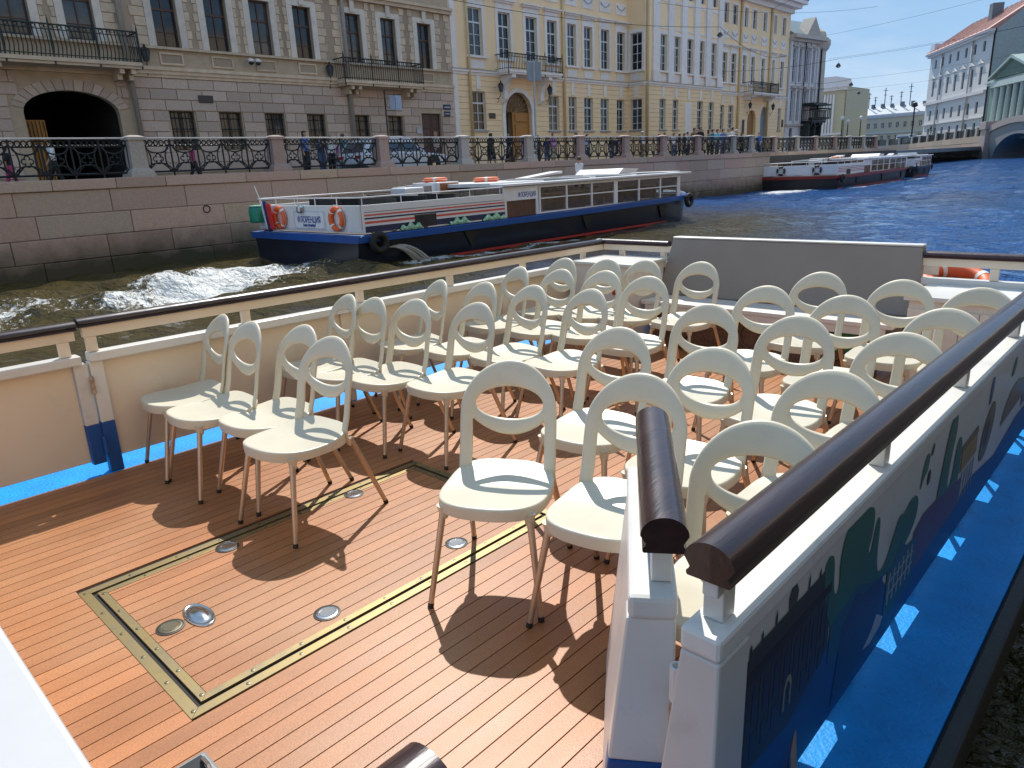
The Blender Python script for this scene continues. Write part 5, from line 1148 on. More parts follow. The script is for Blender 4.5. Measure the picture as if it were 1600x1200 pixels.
def tour_boat(label, loc, hullc, rubc, stripes, name, ringcol, detail=True):
    B = 5.0; t = thing('tour_boat', label, 'boat', loc)
    hull_loft(STN, B, [(.10, .0), (-.50, .10), (-1.2, .5)]).build('hull', hullc, t, auto=40)
    rub = hull_loft([(y - .06 * (y == 0), f * 1.012, s_) for y, f, s_ in STN], B, [(.25, -.06), (.24, -.08), (.10, -.07), (.085, .0)]).build('rub_rail', rubc, t, auto=40)
    hull_loft(STN[1:-1], B, [(.27, .12), (.255, .12)]).build('deck', M_DK, t)
    m = MB(); m.box(-.075, -.045, .3, 13.4, -.535, -.47); m.build('waterline_stripe', mat('red_boot_top', (.36, .02, .02), .45), t)
    for y in (3.55, 8.6, 13.0):
        MB().poly([(-.03, y - .28, .085), (-.03, y + .28, .085), (-.08, y, -.33)], (.06, 0, 0)).build('fender_bracket', M_BLACK, t)
    # aft well
    for x0, x1, nm in ((-.16, -.10, 'side_wall'), (-4.90, -4.84, 'side_wall')):
        sw = MB().box(x0, x1, .22, 5.0, .30, .935).build(nm, M_BW, t, bevel=.006)
        if x1 > -1:
            for z0, z1, c in stripes: MB().box(x1 + .0005, x1 + .006, .26, 4.98, z0, z1).build('stripe', c, sw)
            MB().box(x1 + .007, x1 + .012, 1.75, 2.45, .30, .60).build('side_opening', M_DK, sw)
    st_ = MB().box(-4.84, -.16, .14, .215, .32, .935).build('stern_wall', M_BW, t, bevel=.006)
    if name:
        pl = MB().box(-2.98, -1.56, .118, .138, .37, .80).build('name_plate', mat('plate_white', (.70, .72, .76), .4), st_, bevel=.003)
        fr_ = mat('plate_line', (.10, .16, .40), .5)
        for b in ((-2.96, -1.58, .785, .790), (-2.96, -1.58, .380, .385), (-2.96, -2.955, .386, .784), (-1.585, -1.58, .386, .784)): MB().box(b[0], b[1], .114, .1175, b[2], b[3]).build('plate_border', fr_, pl)
        navy = mat('navy_lettering', (.02, .05, .26), .5)
        for tx, s_, z in ((name, .168, .585), ('Санкт-Петербург', .07, .455)):
            o = obj('lettering', text_mesh(tx, s_, navy, .0015, .004), pl); o.location = (-2.27, .1155, z); o.rotation_euler = (R(90), 0, 0); o.scale = (1.0, 1.25, 1)
        MB().lathe([(.07, .66 + .1), (.10, .70 + .1), (.10, .80 + .1), (.03, .86 + .1)], (-2.55, .08, 0), 10).build('stern_lamp', M_STEEL, st_)
    m = MB(); pts = [(-.13, 5.0, 1.11), (-.13, .2, 1.11), (-4.87, .2, 1.11), (-4.87, 5.0, 1.11)]; m.tube(pts, .016, 6); hr_ = m.build('stern_rail', M_BW, t)
    for i in range(5):
        for x in (-.13, -4.87): MB().tube([(x, .25 + i * 1.15, .936), (x, .25 + i * 1.15, 1.10)], .012, 5).build('rail_post', M_BW, hr_)
    for i in range(1, 5): MB().tube([(-.13 - 4.74 * i / 5, .2, .936), (-.13 - 4.74 * i / 5, .2, 1.10)], .012, 5).build('rail_post', M_BW, hr_)
    for y in (1.2, 2.2, 3.2):
        for x in (-1.3, -3.7): MB().box(x - .75, x + .75, y, y + .38, .272, .70).build('seat_block', M_DK, t); MB().box(x - .75, x + .75, y + .32, y + .38, .701, 1.03).build('seat_back', M_DK, t)
    # entrance panel and glazed saloon
    for x in (-.155, -4.845):
        w = MB().box(x - .03, x + .03, 5.0, 6.44, .72, 1.10).build('entrance_panel', M_BW, t, bevel=.006)
        for y0, y1 in ((5.0, 5.10), (6.34, 6.44)): MB().box(x - .03, x + .03, y0, y1, .272, .719).build('entrance_post', M_BW, w)
        MB().box(x - .015, x - .005, 5.101, 6.339, .28, .719).build('curtain', mat('brown_curtain', (.12, .055, .03), .6, var=.5, scale=9, stretch=(1, 6, .6)), w)
        if name and x > -1:
            MB().box(x + .031, x + .036, 5.55, 6.36, .73, 1.06).build('side_plate', MATS['plate_white'], w)
            o = obj('lettering', text_mesh(name, .145, MATS['navy_lettering'], .001, .003), w); o.location = (x + .038, 5.95, .86); o.rotation_euler = (R(90), 0, R(90)); o.scale = (.82, 1.3, 1)
        s0 = MB().box(x - .03, x + .03, 6.445, 14.45, .272, .33).build('saloon_sill', M_BW, t); MB().box(x - .03, x + .03, 6.445, 14.45, 1.03, 1.12).build('saloon_header', M_BW, s0)
        MB().box(x - .02, x + .02, 6.5, 14.4, .70, .735).build('saloon_midrail', M_BW, s0)
        for i, q in enumerate(MULL):
            y = 6.52 + q; w_ = .10 if i in (3, 6) else .035; MB().box(x - .032, x + .032, y - w_, y + w_, .331, 1.029).build('mullion', M_BW, s0)
        for i in range(6): MB().box(x - .004, x + .004, 6.52 + MULL[i] + .03, 6.52 + MULL[i + 1] - .03, .333, 1.028).build('glass_pane', M_TINT, s0)
    MB().box(-4.7, -.3, 14.46, 14.5, .29, 1.12).build('front_screen', M_TINT, t)
    for i in range(7):
        for x in (-1.2, -3.8): MB().box(x - .7, x + .7, 7.0 + i * 1.05, 7.1 + i * 1.05, .275, .78).build('saloon_seat', mat('saloon_seat', (.42, .31, .21), .7, var=.3), t)
    rf = MB()
    rz0, rz1 = 1.122, 1.185
    rf.box(-.62, .0, 4.95, 15.0, rz0, rz1); rf.box(-5.0, -4.38, 4.95, 15.0, rz0, rz1 + .001)
    for y0, y1 in ((4.95, 7.3), (9.6, 9.9), (12.0, 12.3), (14.4, 15.2)): rf.box(-4.381, -.619, y0, y1, rz0 + .001, rz1 + .04)
    roof = rf.build('roof', M_BW, t, bevel=.01)
    for y0, y1 in ((7.32, 9.58), (9.92, 11.98), (12.32, 14.38)): MB().box(-4.37, -.63, y0, y1, rz0 + .03, rz0 + .05).build('skylight', M_TINT, roof)
    m = MB(); m.hexa([(-3.6, 12.6, 1.24), (-1.6, 12.6, 1.24), (-1.6, 13.7, 1.24), (-3.6, 13.7, 1.24), (-3.6, 12.9, 1.42), (-1.6, 12.9, 1.42), (-1.6, 13.9, 1.38), (-3.6, 13.9, 1.38)]); m.build('roof_hatch', M_BW, roof)
    m = MB(); m.hexa([(-4.5, 10.2, 1.20), (-3.9, 10.2, 1.20), (-3.9, 12.2, 1.34), (-4.5, 12.2, 1.34), (-4.5, 10.2, 1.24), (-3.9, 10.2, 1.24), (-3.9, 12.2, 1.42), (-4.5, 12.2, 1.42)]); m.build('raised_flap', M_BW, roof)
    # steering stand: white casing, varnished panel, small notice boards
    cs = MB().box(-3.6, -2.4, 4.60, 5.45, .28, 1.30).build('steering_stand', M_BW, t, bevel=.03)
    MB().box(-2.399, -2.38, 4.68, 5.40, 1.0, 1.27).build('varnished_panel', mat('varnished_panel', (.26, .10, .035), .35, var=.3, stretch=(6, 1, 1)), cs)
    MB().box(-3.2, -2.5, 3.45, 4.15, .28, 1.20).build('white_locker', M_BW, t, bevel=.04)
    for y0, y1 in ((4.2, 4.5), (5.6, 6.1)): MB().box(-2.60, -2.57, y0, y1, .98, 1.22).build('notice_board', mat('notice_grey', (.48, .47, .47), .6, col2=(.22, .16, .16), scale=60), t)
    MB().tube([(-1.9, 16.0, .42), (-1.9, 16.0, .62)], .07, 8).build('bollard', M_BLACK, t); MB().tube([(-3.1, 16.0, .42), (-3.1, 16.0, .62)], .07, 8).build('bollard', M_BLACK, t)
    hull_loft([(15.6, .70, .0), (16.1, .57, .0), (16.7, .31, .01), (17.05, .1, .02)], B, [(.435, .1), (.405, .1)]).build('bow_plate', mat('bow_blue_white', (.45, .62, .75), .45), t)
    for y, z in ((.42, .08), (14.9, .16)):
        ty = MB().torus((.17 if y < 5 else -.02, y, z), .185, .085, 24, 10, 'x').build('tyre_fender', M_TYRE, t, smooth=True); MB().tube([(.02, y, z + .2), (-.1, y, .3)], .015, 5).build('fender_rope', M_DK, ty)
    return t
S1 = [(.765, .775, mat('thin_black_line', (.02, .02, .03), .4)), (.685, .72, mat('red_stripe', (.62, .09, .06), .4)), (.61, .645, mat('navy_stripe', (.02, .025, .07), .4)), (.51, .56, MATS['red_stripe']), (.31, .45, MATS['navy_stripe'])]
BX1, BY1 = -14.05, 9.78
tour_boat('navy and white tour boat with blue rub rail passing along the embankment', (BX1, BY1, 0), M_NAVY, mat('blue_rub', (.008, .075, .32), .4, var=.1), S1, 'ФЛОРЕНЦИЯ', None)
S2 = [(.74, .77, mat('brown_line', (.12, .05, .04), .5)), (.64, .68, mat('dull_red_stripe', (.36, .09, .07), .5)), (.55, .58, MATS['dull_red_stripe']), (.46, .50, MATS['dull_red_stripe'])]
tour_boat('farther black tour boat with red rub rail, second in line along the embankment', (-16.6, 46.9, 0), mat('black_hull', (.014, .013, .013), .4, var=.3), mat('red_rub', (.22, .02, .018), .45), S2, None, None)
tb3 = tour_boat('small farthest boat, mostly hidden ahead of the red-railed one', (-17.2, 65.3, 0), MATS['black_hull'], mat('blue_black_rub', (.02, .04, .08), .45), S2, None, None); tb3.scale = (.72, .34, .95)
def at1(x, y, z): return (BX1 + x, BY1 + y, z)
lifering('life_ring', 'orange life ring on the stern wall of the navy boat, behind the flag', at1(-3.62, .075, .63), (R(90), 0, 0), .30, .062)
lifering('life_ring', 'orange life ring right of the name plate on the navy boat stern', at1(-.98, .075, .63), (R(90), 0, 0), .30, .062)
lifering('life_ring', 'orange life ring lying on the steering stand of the navy boat', at1(-3.0, 5.02, 1.37), (0, 0, 0), .36, .065)
lifering('life_ring', 'orange life ring lying flat on the saloon roof of the navy boat', at1(-2.4, 6.6, 1.30), (0, 0, 0), .40, .07)
lifering('life_ring', 'shade-darkened life ring on the stern of the black boat, left one', (-20.2, 46.97, .63), (R(90), 0, 0), .30, .065, (.05, .03, .03), (.55, .5, .5))  # ring colour darkened to stand for shade on the stern
lifering('life_ring', 'shade-darkened life ring on the stern of the black boat, right one', (-17.9, 46.97, .63), (R(90), 0, 0), .30, .065, (.05, .03, .03), (.55, .5, .5))  # shade painted into the ring colour here too
lifering('life_ring', 'faded orange life ring on the roof of the black boat', (-19.1, 53.6, 1.30), (0, 0, 0), .42, .07, (.60, .20, .12))
t = thing('green_barrel', 'green plastic drum hung on the far stern corner of the navy boat', 'barrel', at1(-4.62, .0, .50))
MB().lathe([(.20, 0), (.23, .05), (.22, .15), (.23, .25), (.22, .35), (.19, .42)], (0, 0, 0), 16).build('drum', mat('green_plastic', (.01, .24, .16), .35), t, smooth=True); MB().lathe([(.21, .42), (.21, .45), (.08, .46)], (0, 0, 0), 16).build('lid', mat('pale_green_lid', (.20, .45, .35), .4), t)
# furled tricolour on a raked staff
t = thing('flag', 'furled white, blue and red flag on a raked staff at the navy boat stern', 'flag', at1(-4.0, .05, .4))
MB().tube([(0, 0, 0), (-.28, -.12, .75), (-.38, -.16, 1.06)], .013, 6).build('staff', M_BW, t)
def cloth(name, c, x0, x1, z0, z1, ph):
    m = MB(); nx, nz = 12, 10; vs = []
    for j in range(nz + 1):
        for i in range(nx + 1):
            u, v = i / nx, j / nz; w = (1 - .45 * v)
            vs.append((x0 + (x1 - x0) * u * w - .20 * (1 - v) + .02, -.12 + .045 * math.sin(u * 9 + ph + v * 2), z0 + (z1 - z0) * (1 - v) - .10 * u * (1 - v) * 0))
    m.add(vs, [(j * (nx + 1) + i, j * (nx + 1) + i + 1, (j + 1) * (nx + 1) + i + 1, (j + 1) * (nx + 1) + i) for j in range(nz) for i in range(nx)])
    o = m.build(name, c, t, smooth=True); s_ = o.modifiers.new('s', 'SOLIDIFY'); s_.thickness = .006
cloth('white_band', mat('flag_white', (.62, .60, .62), .8), -.06, .10, -.05, .62, 0); cloth('blue_band', mat('flag_blue', (.02, .035, .16), .8), .03, .22, -.12, .66, 1); cloth('red_band', mat('flag_red', (.55, .03, .025), .8), .17, .46, -.06, .60, 2.2)
r_ = random.Random(8)
for i, (y, w, lb) in enumerate(((1.25, .7, 'nearest to the tyre fender'), (2.85, .75, 'beyond the side opening'), (4.05, .9, 'nearest to the brown curtain'))):
    m = MB(); vs = []; nx, nr = 14, 8
    for a in range(nx + 1):
        u = a / nx; h = (.05 + .085 * math.sin(math.pi * u) ** .5) * (1 + .35 * math.sin(u * 17 + i * 2))
        for b in range(nr): q = 2 * math.pi * b / nr; vs.append((.0 + .045 * math.cos(q) * (1 + .3 * math.sin(u * 11)), y + w * u, .275 + max(-.02, h * .6 * (1 + math.sin(q)) - .02)))
    m.add(vs, [(a * nr + b, a * nr + (b + 1) % nr, (a + 1) * nr + (b + 1) % nr, (a + 1) * nr + b) for a in range(nx) for b in range(nr)])
    o = m.build('rolled_cover', mat('green_cover', (.05, .30, .10), .45, col2=(.55, .75, .55), scale=14), smooth=True); o.location = (BX1 + -.05, BY1, 0); tag(o, 'green and white rolled cover on the navy boat side deck, ' + lb, 'cover', 'rolled green covers on the navy boat')
# cooling water spouting from the navy hull
m = MB(); r_ = random.Random(4)
for i in range(46):
    v0 = r_.uniform(.9, 1.25); s_ = r_.uniform(-.16, .16); pts = []
    for k in range(7):
        tt = k * .075; pts.append((BX1 + .02 + v0 * tt * .55, BY1 + .95 + s_ + v0 * tt * 1.5, -.06 + .1 * s_ - 4.9 * tt * tt * .52))
    m.tube(pts, [.022, .018, .016, .014, .013, .012, .014], 4)
stuff(tag(m.build('water_spout', mat('spout_water', (.34, .31, .25), .15, spec=.8, alpha=.8)), 'cooling water spouting from the navy boat hull', 'water'))

# ------------------------------------------------------------------ people
def person_base(pose):
    P_ = {'pelvis': (0, 0, .95), 'waist': (0, 0, 1.08), 'chest': (0, -.01, 1.28), 'neck': (0, 0, 1.44), 'neck2': (0, -.01, 1.50), 'head': (0, -.02, 1.60), 'crown': (0, -.005, 1.69)}
    e = [('pelvis', 'waist'), ('waist', 'chest'), ('chest', 'neck'), ('neck', 'neck2'), ('neck2', 'head'), ('head', 'crown')]
    rad = {'pelvis': (.145, .105), 'waist': (.130, .095), 'chest': (.150, .105), 'neck': (.062, .058), 'neck2': (.052, .052), 'head': (.078, .092), 'crown': (.060, .070)}
    for s_, S in ((-1, 'l'), (1, 'r')):
        st_ = {'stand': 0, 'walk': .17 * s_, 'phone': .03 * s_}[pose]
        P_.update({S + 'sh': (s_ * .17, 0, 1.395), S + 'el': (s_ * .225, -st_ * .6 + .02, 1.12), S + 'wr': (s_ * .225, -st_ * 1.1 - .06, .90), S + 'ha': (s_ * .22, -st_ * 1.2 - .09, .80),
                   S + 'hip': (s_ * .088, 0, .90), S + 'kn': (s_ * .095, st_ * .55 - .02, .50), S + 'an': (s_ * .10, st_ * 1.5 + .02, .085 + abs(st_) * .1 * (s_ < 0)), S + 'to': (s_ * .115, st_ * 1.5 - .14, .035)})
        if pose == 'phone': P_.update({S + 'el': (s_ * .235, -.10, 1.14), S + 'wr': (s_ * .14, -.30, 1.30), S + 'ha': (s_ * .07, -.33, 1.40)})
        e += [('chest', S + 'sh'), (S + 'sh', S + 'el'), (S + 'el', S + 'wr'), (S + 'wr', S + 'ha'), ('pelvis', S + 'hip'), (S + 'hip', S + 'kn'), (S + 'kn', S + 'an'), (S + 'an', S + 'to')]
        rad.update({S + 'sh': (.062, .062), S + 'el': (.042, .042), S + 'wr': (.028, .030), S + 'ha': (.024, .040), S + 'hip': (.092, .095), S + 'kn': (.060, .062), S + 'an': (.042, .045), S + 'to': (.040, .030)})
    ks = list(P_); ix = {k: i for i, k in enumerate(ks)}
    me = bpy.data.meshes.new('p'); me.from_pydata([P_[k] for k in ks], [(ix[a], ix[b]) for a, b in e], [])
    o = bpy.data.objects.new('p', me); COL.objects.link(o); o.modifiers.new('skin', 'SKIN')
    if not me.skin_vertices: return None
    for k in ks: d = me.skin_vertices[0].data[ix[k]]; d.radius = rad[k]; d.use_root = (k == 'pelvis')
    o.modifiers.new('sub', 'SUBSURF').levels = 2
    b = baked(o); b.name = 'person_body'; return b
def pick(me, name, f, off):
    vs = {}; V = []; Fs = []
    nrm = {}
    for p in me.polygons:
        if f(p.center):
            q = []
            for i in p.vertices:
                if i not in vs: vs[i] = len(V); v = me.vertices[i]; V.append(tuple(v.co + v.normal * off))
                q.append(vs[i])
            Fs.append(q)
    n = bpy.data.meshes.new(name); n.from_pydata(V, [], Fs); n.polygons.foreach_set('use_smooth', [True] * len(n.polygons)); return n
POSES = {}
for ps in ('stand', 'walk', 'phone'):
    b = person_base(ps)
    arm = lambda c: abs(c.x) > .185 and c.z < 1.36
    fore = lambda c: (abs(c.x) > .17 and c.z < 1.12) or (c.y < -.17 and c.z > .85)
    POSES[ps] = dict(body=b, top=pick(b, 'shirt', lambda c: .93 < c.z < 1.43 and not fore(c), .014), legs=pick(b, 'trousers', lambda c: .10 < c.z <= .97 and not (abs(c.x) > .185), .016), dress=pick(b, 'dress', lambda c: .42 < c.z < 1.43 and not fore(c), .03),
                     shoes=pick(b, 'shoes', lambda c: c.z <= .11, .010), hair=pick(b, 'hair', lambda c: c.z > 1.545 and (c.z > 1.645 or c.y > -.045), .018), long=pick(b, 'long_hair', lambda c: c.z > 1.40 and abs(c.x) < .11 and (c.z > 1.645 or c.y > -.03), .024), cap=pick(b, 'cap', lambda c: c.z > 1.63, .024))
SKIN = [mat('skin_%d' % i, c, .55, var=.05) for i, c in enumerate([(.52, .31, .22), (.42, .24, .16), (.58, .37, .28)])]
CL = {k: mat('cloth_' + k, c, .85, var=.12, bump=.2) for k, c in dict(black=(.014, .014, .016), white=(.68, .68, .70), navy=(.02, .03, .09), blue=(.10, .20, .50), skyblue=(.14, .48, .62), lilac=(.46, .22, .50), grey=(.18, .18, .19), khaki=(.20, .15, .08), beige=(.45, .38, .30), teal=(.03, .17, .20), pink=(.45, .05, .16), denim=(.06, .10, .20), cream=(.60, .56, .48), brown=(.10, .06, .04), lightblue=(.42, .48, .62)).items()}
HAIR = {k: mat('hair_' + k, c, .6, var=.2) for k, c in dict(dark=(.012, .010, .009), brown=(.06, .035, .02), fair=(.22, .15, .08), grey=(.40, .39, .38)).items()}
def person(label, x, y, h, face, top, bottom, hair, pose='stand', style='hair', base=None):
    t = thing('person', label, 'person', (x, y, ST + .001 if base is None else base), R(face), 'people along the embankment' if base is None else None)
    t.scale = (h / 1.76,) * 3; d = POSES[pose]
    def put(k, nm, m):
        o = obj(nm, d[k], t)
        if not o.data.materials: o.data.materials.append(m)
        o.material_slots[0].link = 'OBJECT'; o.material_slots[0].material = m
    put('body', 'body', random.choice(SKIN))
    if bottom == 'dress': put('dress', 'dress', CL[top])
    else: put('top', 'shirt', CL[top]); put('legs', 'trousers', CL[bottom])
    put('shoes', 'shoes', CL['black'] if random.random() < .6 else CL['white'])
    put(style, {'hair': 'hair', 'long': 'long_hair', 'cap': 'cap'}[style], HAIR[hair] if style != 'cap' else CL[hair])
PPL = [  # Y and head height measured on X=-27, then clothing
 (27.37, 3.42, 'black', 'dress', 'dark', 'long', 'walk', 'woman-length dark hair, all in black, left of the pair before the palace'),
 (28.74, 3.45, 'black', 'black', 'dark', 'long', 'walk', 'long dark hair, all in black, right of the pair before the palace'),
 (32.3, 3.45, 'lilac', 'beige', 'fair', 'hair', 'stand', 'lilac shirt, in front of the ochre palace door'),
 (31.0, 3.30, 'brown', 'black', 'dark', 'hair', 'stand', 'brown top, standing in the palace doorway'),
 (31.75, 3.2, 'navy', 'denim', 'brown', 'hair', 'stand', 'navy top, by the sign post'),
 (34.39, 3.44, 'brown', 'black', 'dark', 'long', 'walk', 'brown jacket and long dark hair, above the navy boat'),
 (35.4, 3.37, 'lightblue', 'denim', 'dark', 'hair', 'stand', 'pale blue shirt, leaning at a light pillar'),
 (37.84, 3.23, 'black', 'denim', 'dark', 'long', 'stand', 'black top, first of three dark-haired heads'),
 (38.5, 3.23, 'navy', 'black', 'dark', 'hair', 'stand', 'navy top, second of three dark-haired heads'),
 (39.2, 3.2, 'black', 'black', 'dark', 'long', 'walk', 'black top, third of three dark-haired heads'),
 (41.28, 3.57, 'white', 'khaki', 'white', 'cap', 'stand', 'white shirt and white cap, seen from behind'),
 (43.26, 3.42, 'lightblue', 'denim', 'brown', 'hair', 'stand', 'light blue shirt at the left end of the crowd'),
 (43.95, 3.50, 'beige', 'beige', 'brown', 'hair', 'stand', 'beige top next to the light blue shirt'),
 (45.1, 3.48, 'white', 'denim', 'brown', 'hair', 'stand', 'white shirt and brown hair in the crowd'),
 (45.86, 3.43, 'black', 'black', 'dark', 'long', 'stand', 'black dress-like coat in the crowd left of the tall man'),
 (46.5, 3.46, 'black', 'dress', 'dark', 'long', 'stand', 'black dress in the crowd'),
 (46.95, 3.56, 'white', 'navy', 'dark', 'hair', 'stand', 'white shirt and dark hair beside the tall one'),
 (47.83, 4.03, 'khaki', 'khaki', 'dark', 'hair', 'stand', 'tall, in a khaki brown jacket above the crowd'),
 (48.7, 3.90, 'black', 'black', 'dark', 'hair', 'stand', 'black top, right behind the khaki jacket'),
 (49.9, 3.72, 'grey', 'black', 'dark', 'long', 'stand', 'grey top with long dark hair in the crowd'),
 (50.5, 3.76, 'teal', 'black', 'brown', 'hair', 'stand', 'teal top in the crowd'),
 (51.2, 3.78, 'skyblue', 'denim', 'brown', 'hair', 'stand', 'bright turquoise top in the crowd'),
 (52.1, 3.78, 'blue', 'denim', 'dark', 'hair', 'stand', 'broad back in a bright blue shirt'),
 (52.95, 3.85, 'cream', 'grey', 'grey', 'hair', 'stand', 'cream jacket and grey hair'),
 (53.6, 3.92, 'white', 'grey', 'dark', 'hair', 'stand', 'white top with dark hair, at the right of the crowd'),
 (54.2, 3.75, 'grey', 'black', 'white', 'cap', 'stand', 'grey top and white cap, at the right of the crowd'),
 (55.1, 3.49, 'black', 'black', 'dark', 'long', 'stand', 'black clothes, alone right of the crowd'),
 (58.2, 3.52, 'blue', 'denim', 'brown', 'hair', 'walk', 'blue shirt near the far palace gate'),
 (16.61, 3.49, 'blue', 'black', 'dark', 'long', 'stand', 'blue top and long dark hair before the brown house'),
 (17.35, 3.34, 'navy', 'denim', 'brown', 'hair', 'phone', 'navy top, raising a phone before the brown house'),
 (17.8, 3.30, 'white', 'black', 'brown', 'long', 'stand', 'white top beside the navy top'),
 (18.0, 3.1, 'lilac', 'grey', 'grey', 'hair', 'stand', 'short, in a lilac top'),
 (18.45, 3.39, 'teal', 'teal', 'brown', 'hair', 'walk', 'dark teal clothes left of the parked car'),
 (23.68, 3.49, 'beige', 'brown', 'fair', 'hair', 'walk', 'beige top behind the white car'),
 (11.95, 3.0, 'pink', 'black', 'dark', 'hair', 'walk', 'deep pink top behind the railing left'),
 (7.45, 3.22, 'white', 'black', 'brown', 'hair', 'walk', 'white shirt and black shorts passing the archway'),
 (6.2, 3.0, 'black', 'pink', 'dark', 'hair', 'walk', 'black top and deep pink trousers at the left edge'),
]
for i, (y, z, top, bot, hr, sty, ps, lab) in enumerate(PPL):
    s_ = 1.74 / max(.9, z - 1.6); s_ = min(1.16, max(.845, s_)) if y < 40 else .845 + .012 * (i % 3); X = -27 * s_; zt = 1.6 + (z - 1.6) * s_
    person('person: ' + lab, X, y * s_, min(1.95, max(1.5, zt - ST)), {'walk': 0, 'stand': 90 + (i * 47) % 60 - 30, 'phone': 90}[ps] if ps != 'walk' else (0 if i % 2 else 180), top, bot, hr, ps, sty)
person('person in a white shirt and dark waistcoat bending on the navy boat roof edge', -18.6, 23.85, 1.72, 170, 'white', 'black', 'brown', 'walk', 'hair', .27)

# ------------------------------------------------------------------ parked car and far vehicles
def car(label, loc, rz, paint, L_=4.45, H_=1.46, W_=1.76, group=None, van=False, name='parked_car', cat='car'):
    t = thing(name, label, cat, loc, rz, group)
    hb = .34 * H_ / 1.46
    lo = [(-.5, .42), (-.49, .62), (-.46, .72), (-.30, .78), (-.12, .83), (.20, .85), (.40, .84), (.485, .80), (.5, .60), (.495, .40), (.40, .22), (-.40, .22)] if not van else [(-.5, .42), (-.49, .70), (-.44, .85), (-.36, .92), (.495, .95), (.5, .4), (.4, .22), (-.4, .22)]
    W2 = W_ / 2; m = MB(); k = len(lo); sc_ = H_ / 1.46
    for x, f in ((-W2, .93), (-W2 * .96 - .0, 1), (0, 1), (W2 * .96, 1), (W2, .93)): pass
    secs = [(-W2, .90), (-W2 + .10, 1), (W2 - .10, 1), (W2, .90)]
    vs = [(x, y * L_ * (1 if f == 1 else .985), (.50 + (z - .50) * f) * sc_) for x, f in secs for y, z in lo]
    m.add(vs, [(i * k + j, i * k + (j + 1) % k, (i + 1) * k + (j + 1) % k, (i + 1) * k + j) for i in range(3) for j in range(k)] + [tuple(range(k)), tuple(reversed(range(3 * k, 4 * k)))])
    body = m.build('body', paint, t, bevel=.03, auto=35)
    gh_ = [(-.24, .80), (-.09, 1.36), (.02, 1.455), (.26, 1.44), (.40, 1.28), (.475, .80)] if not van else [(-.40, .88), (-.27, 1.42), (-.20, 1.455), (.48, 1.455), (.495, 1.40), (.497, .90)]
    def green(sx, lo_, hi, shr, mm, nm, z0=0):
        m = MB(); n_ = len(gh_); c = sum(p[0] for p in gh_) / n_; vs = []
        for x, a in ((-1, 1), (1, 1)):
            for y, z in gh_:
                f = (z - .80) / .66; w = (W2 - .06) * (1 - .17 * f) + sx; vs.append((x * w, ((y - c) * shr + c) * L_, (z if shr == 1 else .86 + (z - .80) * .80) * sc_))
        m.add(vs, [tuple(range(n_)), tuple(reversed(range(n_, 2 * n_)))] + [(j, n_ + j, n_ + (j + 1) % n_, (j + 1) % n_) for j in range(n_)]); return m.build(nm, mm, t, bevel=.02)
    green(0, 0, 0, 1, paint, 'cabin'); g_ = green(.006, 0, 0, .86, mat('car_glass', (.02, .035, .06), .05, spec=.9), 'side_windows')
    wm = MB(); (y0, z0), (y1, z1) = gh_[0], gh_[1]
    for nm, (a, b) in (('windscreen', (0, 1)), ('rear_window', (len(gh_) - 1, len(gh_) - 2))):
        (y0, z0), (y1, z1) = gh_[a], gh_[b]; w0, w1 = (W2 - .06) * .88, (W2 - .06) * .72; dy = -.012 if a == 0 else .012
        MB().poly([(-w0, y0 * L_ + (y1 - y0) * L_ * .12 + dy, (z0 + (z1 - z0) * .12) * sc_), (w0, y0 * L_ + (y1 - y0) * L_ * .12 + dy, (z0 + (z1 - z0) * .12) * sc_), (w1, y0 * L_ + (y1 - y0) * L_ * .9 + dy, (z0 + (z1 - z0) * .9) * sc_), (-w1, y0 * L_ + (y1 - y0) * L_ * .9 + dy, (z0 + (z1 - z0) * .9) * sc_)], (0, -.004 if a == 0 else .004, .004)).build(nm, MATS['car_glass'], t)
    MB().box(-.008, .008, .02 * L_, .05 * L_, .9 * sc_, 1.40 * sc_)
    for sx in (-1, 1):
        for y in (-.31, .30):
            w = MB().lathe([(.20, -.09), (.30, -.10), (.325, -.07), (.325, .07), (.30, .10), (.20, .09)], (sx * (W2 - .08), y * L_, .325), 20, 'x').build('wheel', M_TYRE, t)
            MB().lathe([(.05, -.105), (.19, -.095), (.20, .0), (.19, .095), (.05, .105)], (sx * (W2 - .08), y * L_, .325), 14, 'x').build('rim', M_STEEL, w)
            MB().lathe([(.36, -.02), (.375, -.01), (.375, .01), (.36, .02)], (sx * (W2 + .002), y * L_, .335), 20, 'x').build('wheel_arch', M_BLACK, t)
        MB().box(sx * (W2 - .42) - .20, sx * (W2 - .42) + .20, -.502 * L_, -.478 * L_, .60 * sc_, .70 * sc_).build('headlight', mat('headlight_glass', (.6, .62, .65), .15), t, bevel=.02)
        MB().box(sx * (W2 - .30) - .18, sx * (W2 - .30) + .18, .482 * L_, .503 * L_, .62 * sc_, .74 * sc_).build('tail_light', mat('tail_light_red', (.4, .02, .02), .2), t, bevel=.02)
        MB().box(sx * (W2 + .07) - .07, sx * (W2 + .07) + .07, -.17 * L_, -.14 * L_, .88 * sc_, .99 * sc_).build('mirror', paint, t, bevel=.02)
    return t
CARW = mat('silver_white_paint', (.60, .64, .70), .25, var=.03, coat=.6)
car('white hatchback parked behind the railing by the brown house', (-24.75, 19.35, ST + .002), math.pi, CARW)
car('white van crossing the street far beyond the boats', (-55.2, 200.5, 2.66), R(55), mat('van_white', (.66, .64, .60), .4), 5.4, 2.5, 2.1, van=True, name='white_van', cat='van')
car('pale off-road car beside the white van far beyond the boats', (-51.9, 197.8, 2.75), R(60), mat('pale_car', (.52, .54, .56), .4), 4.6, 2.0, 1.9, name='off_road_car')

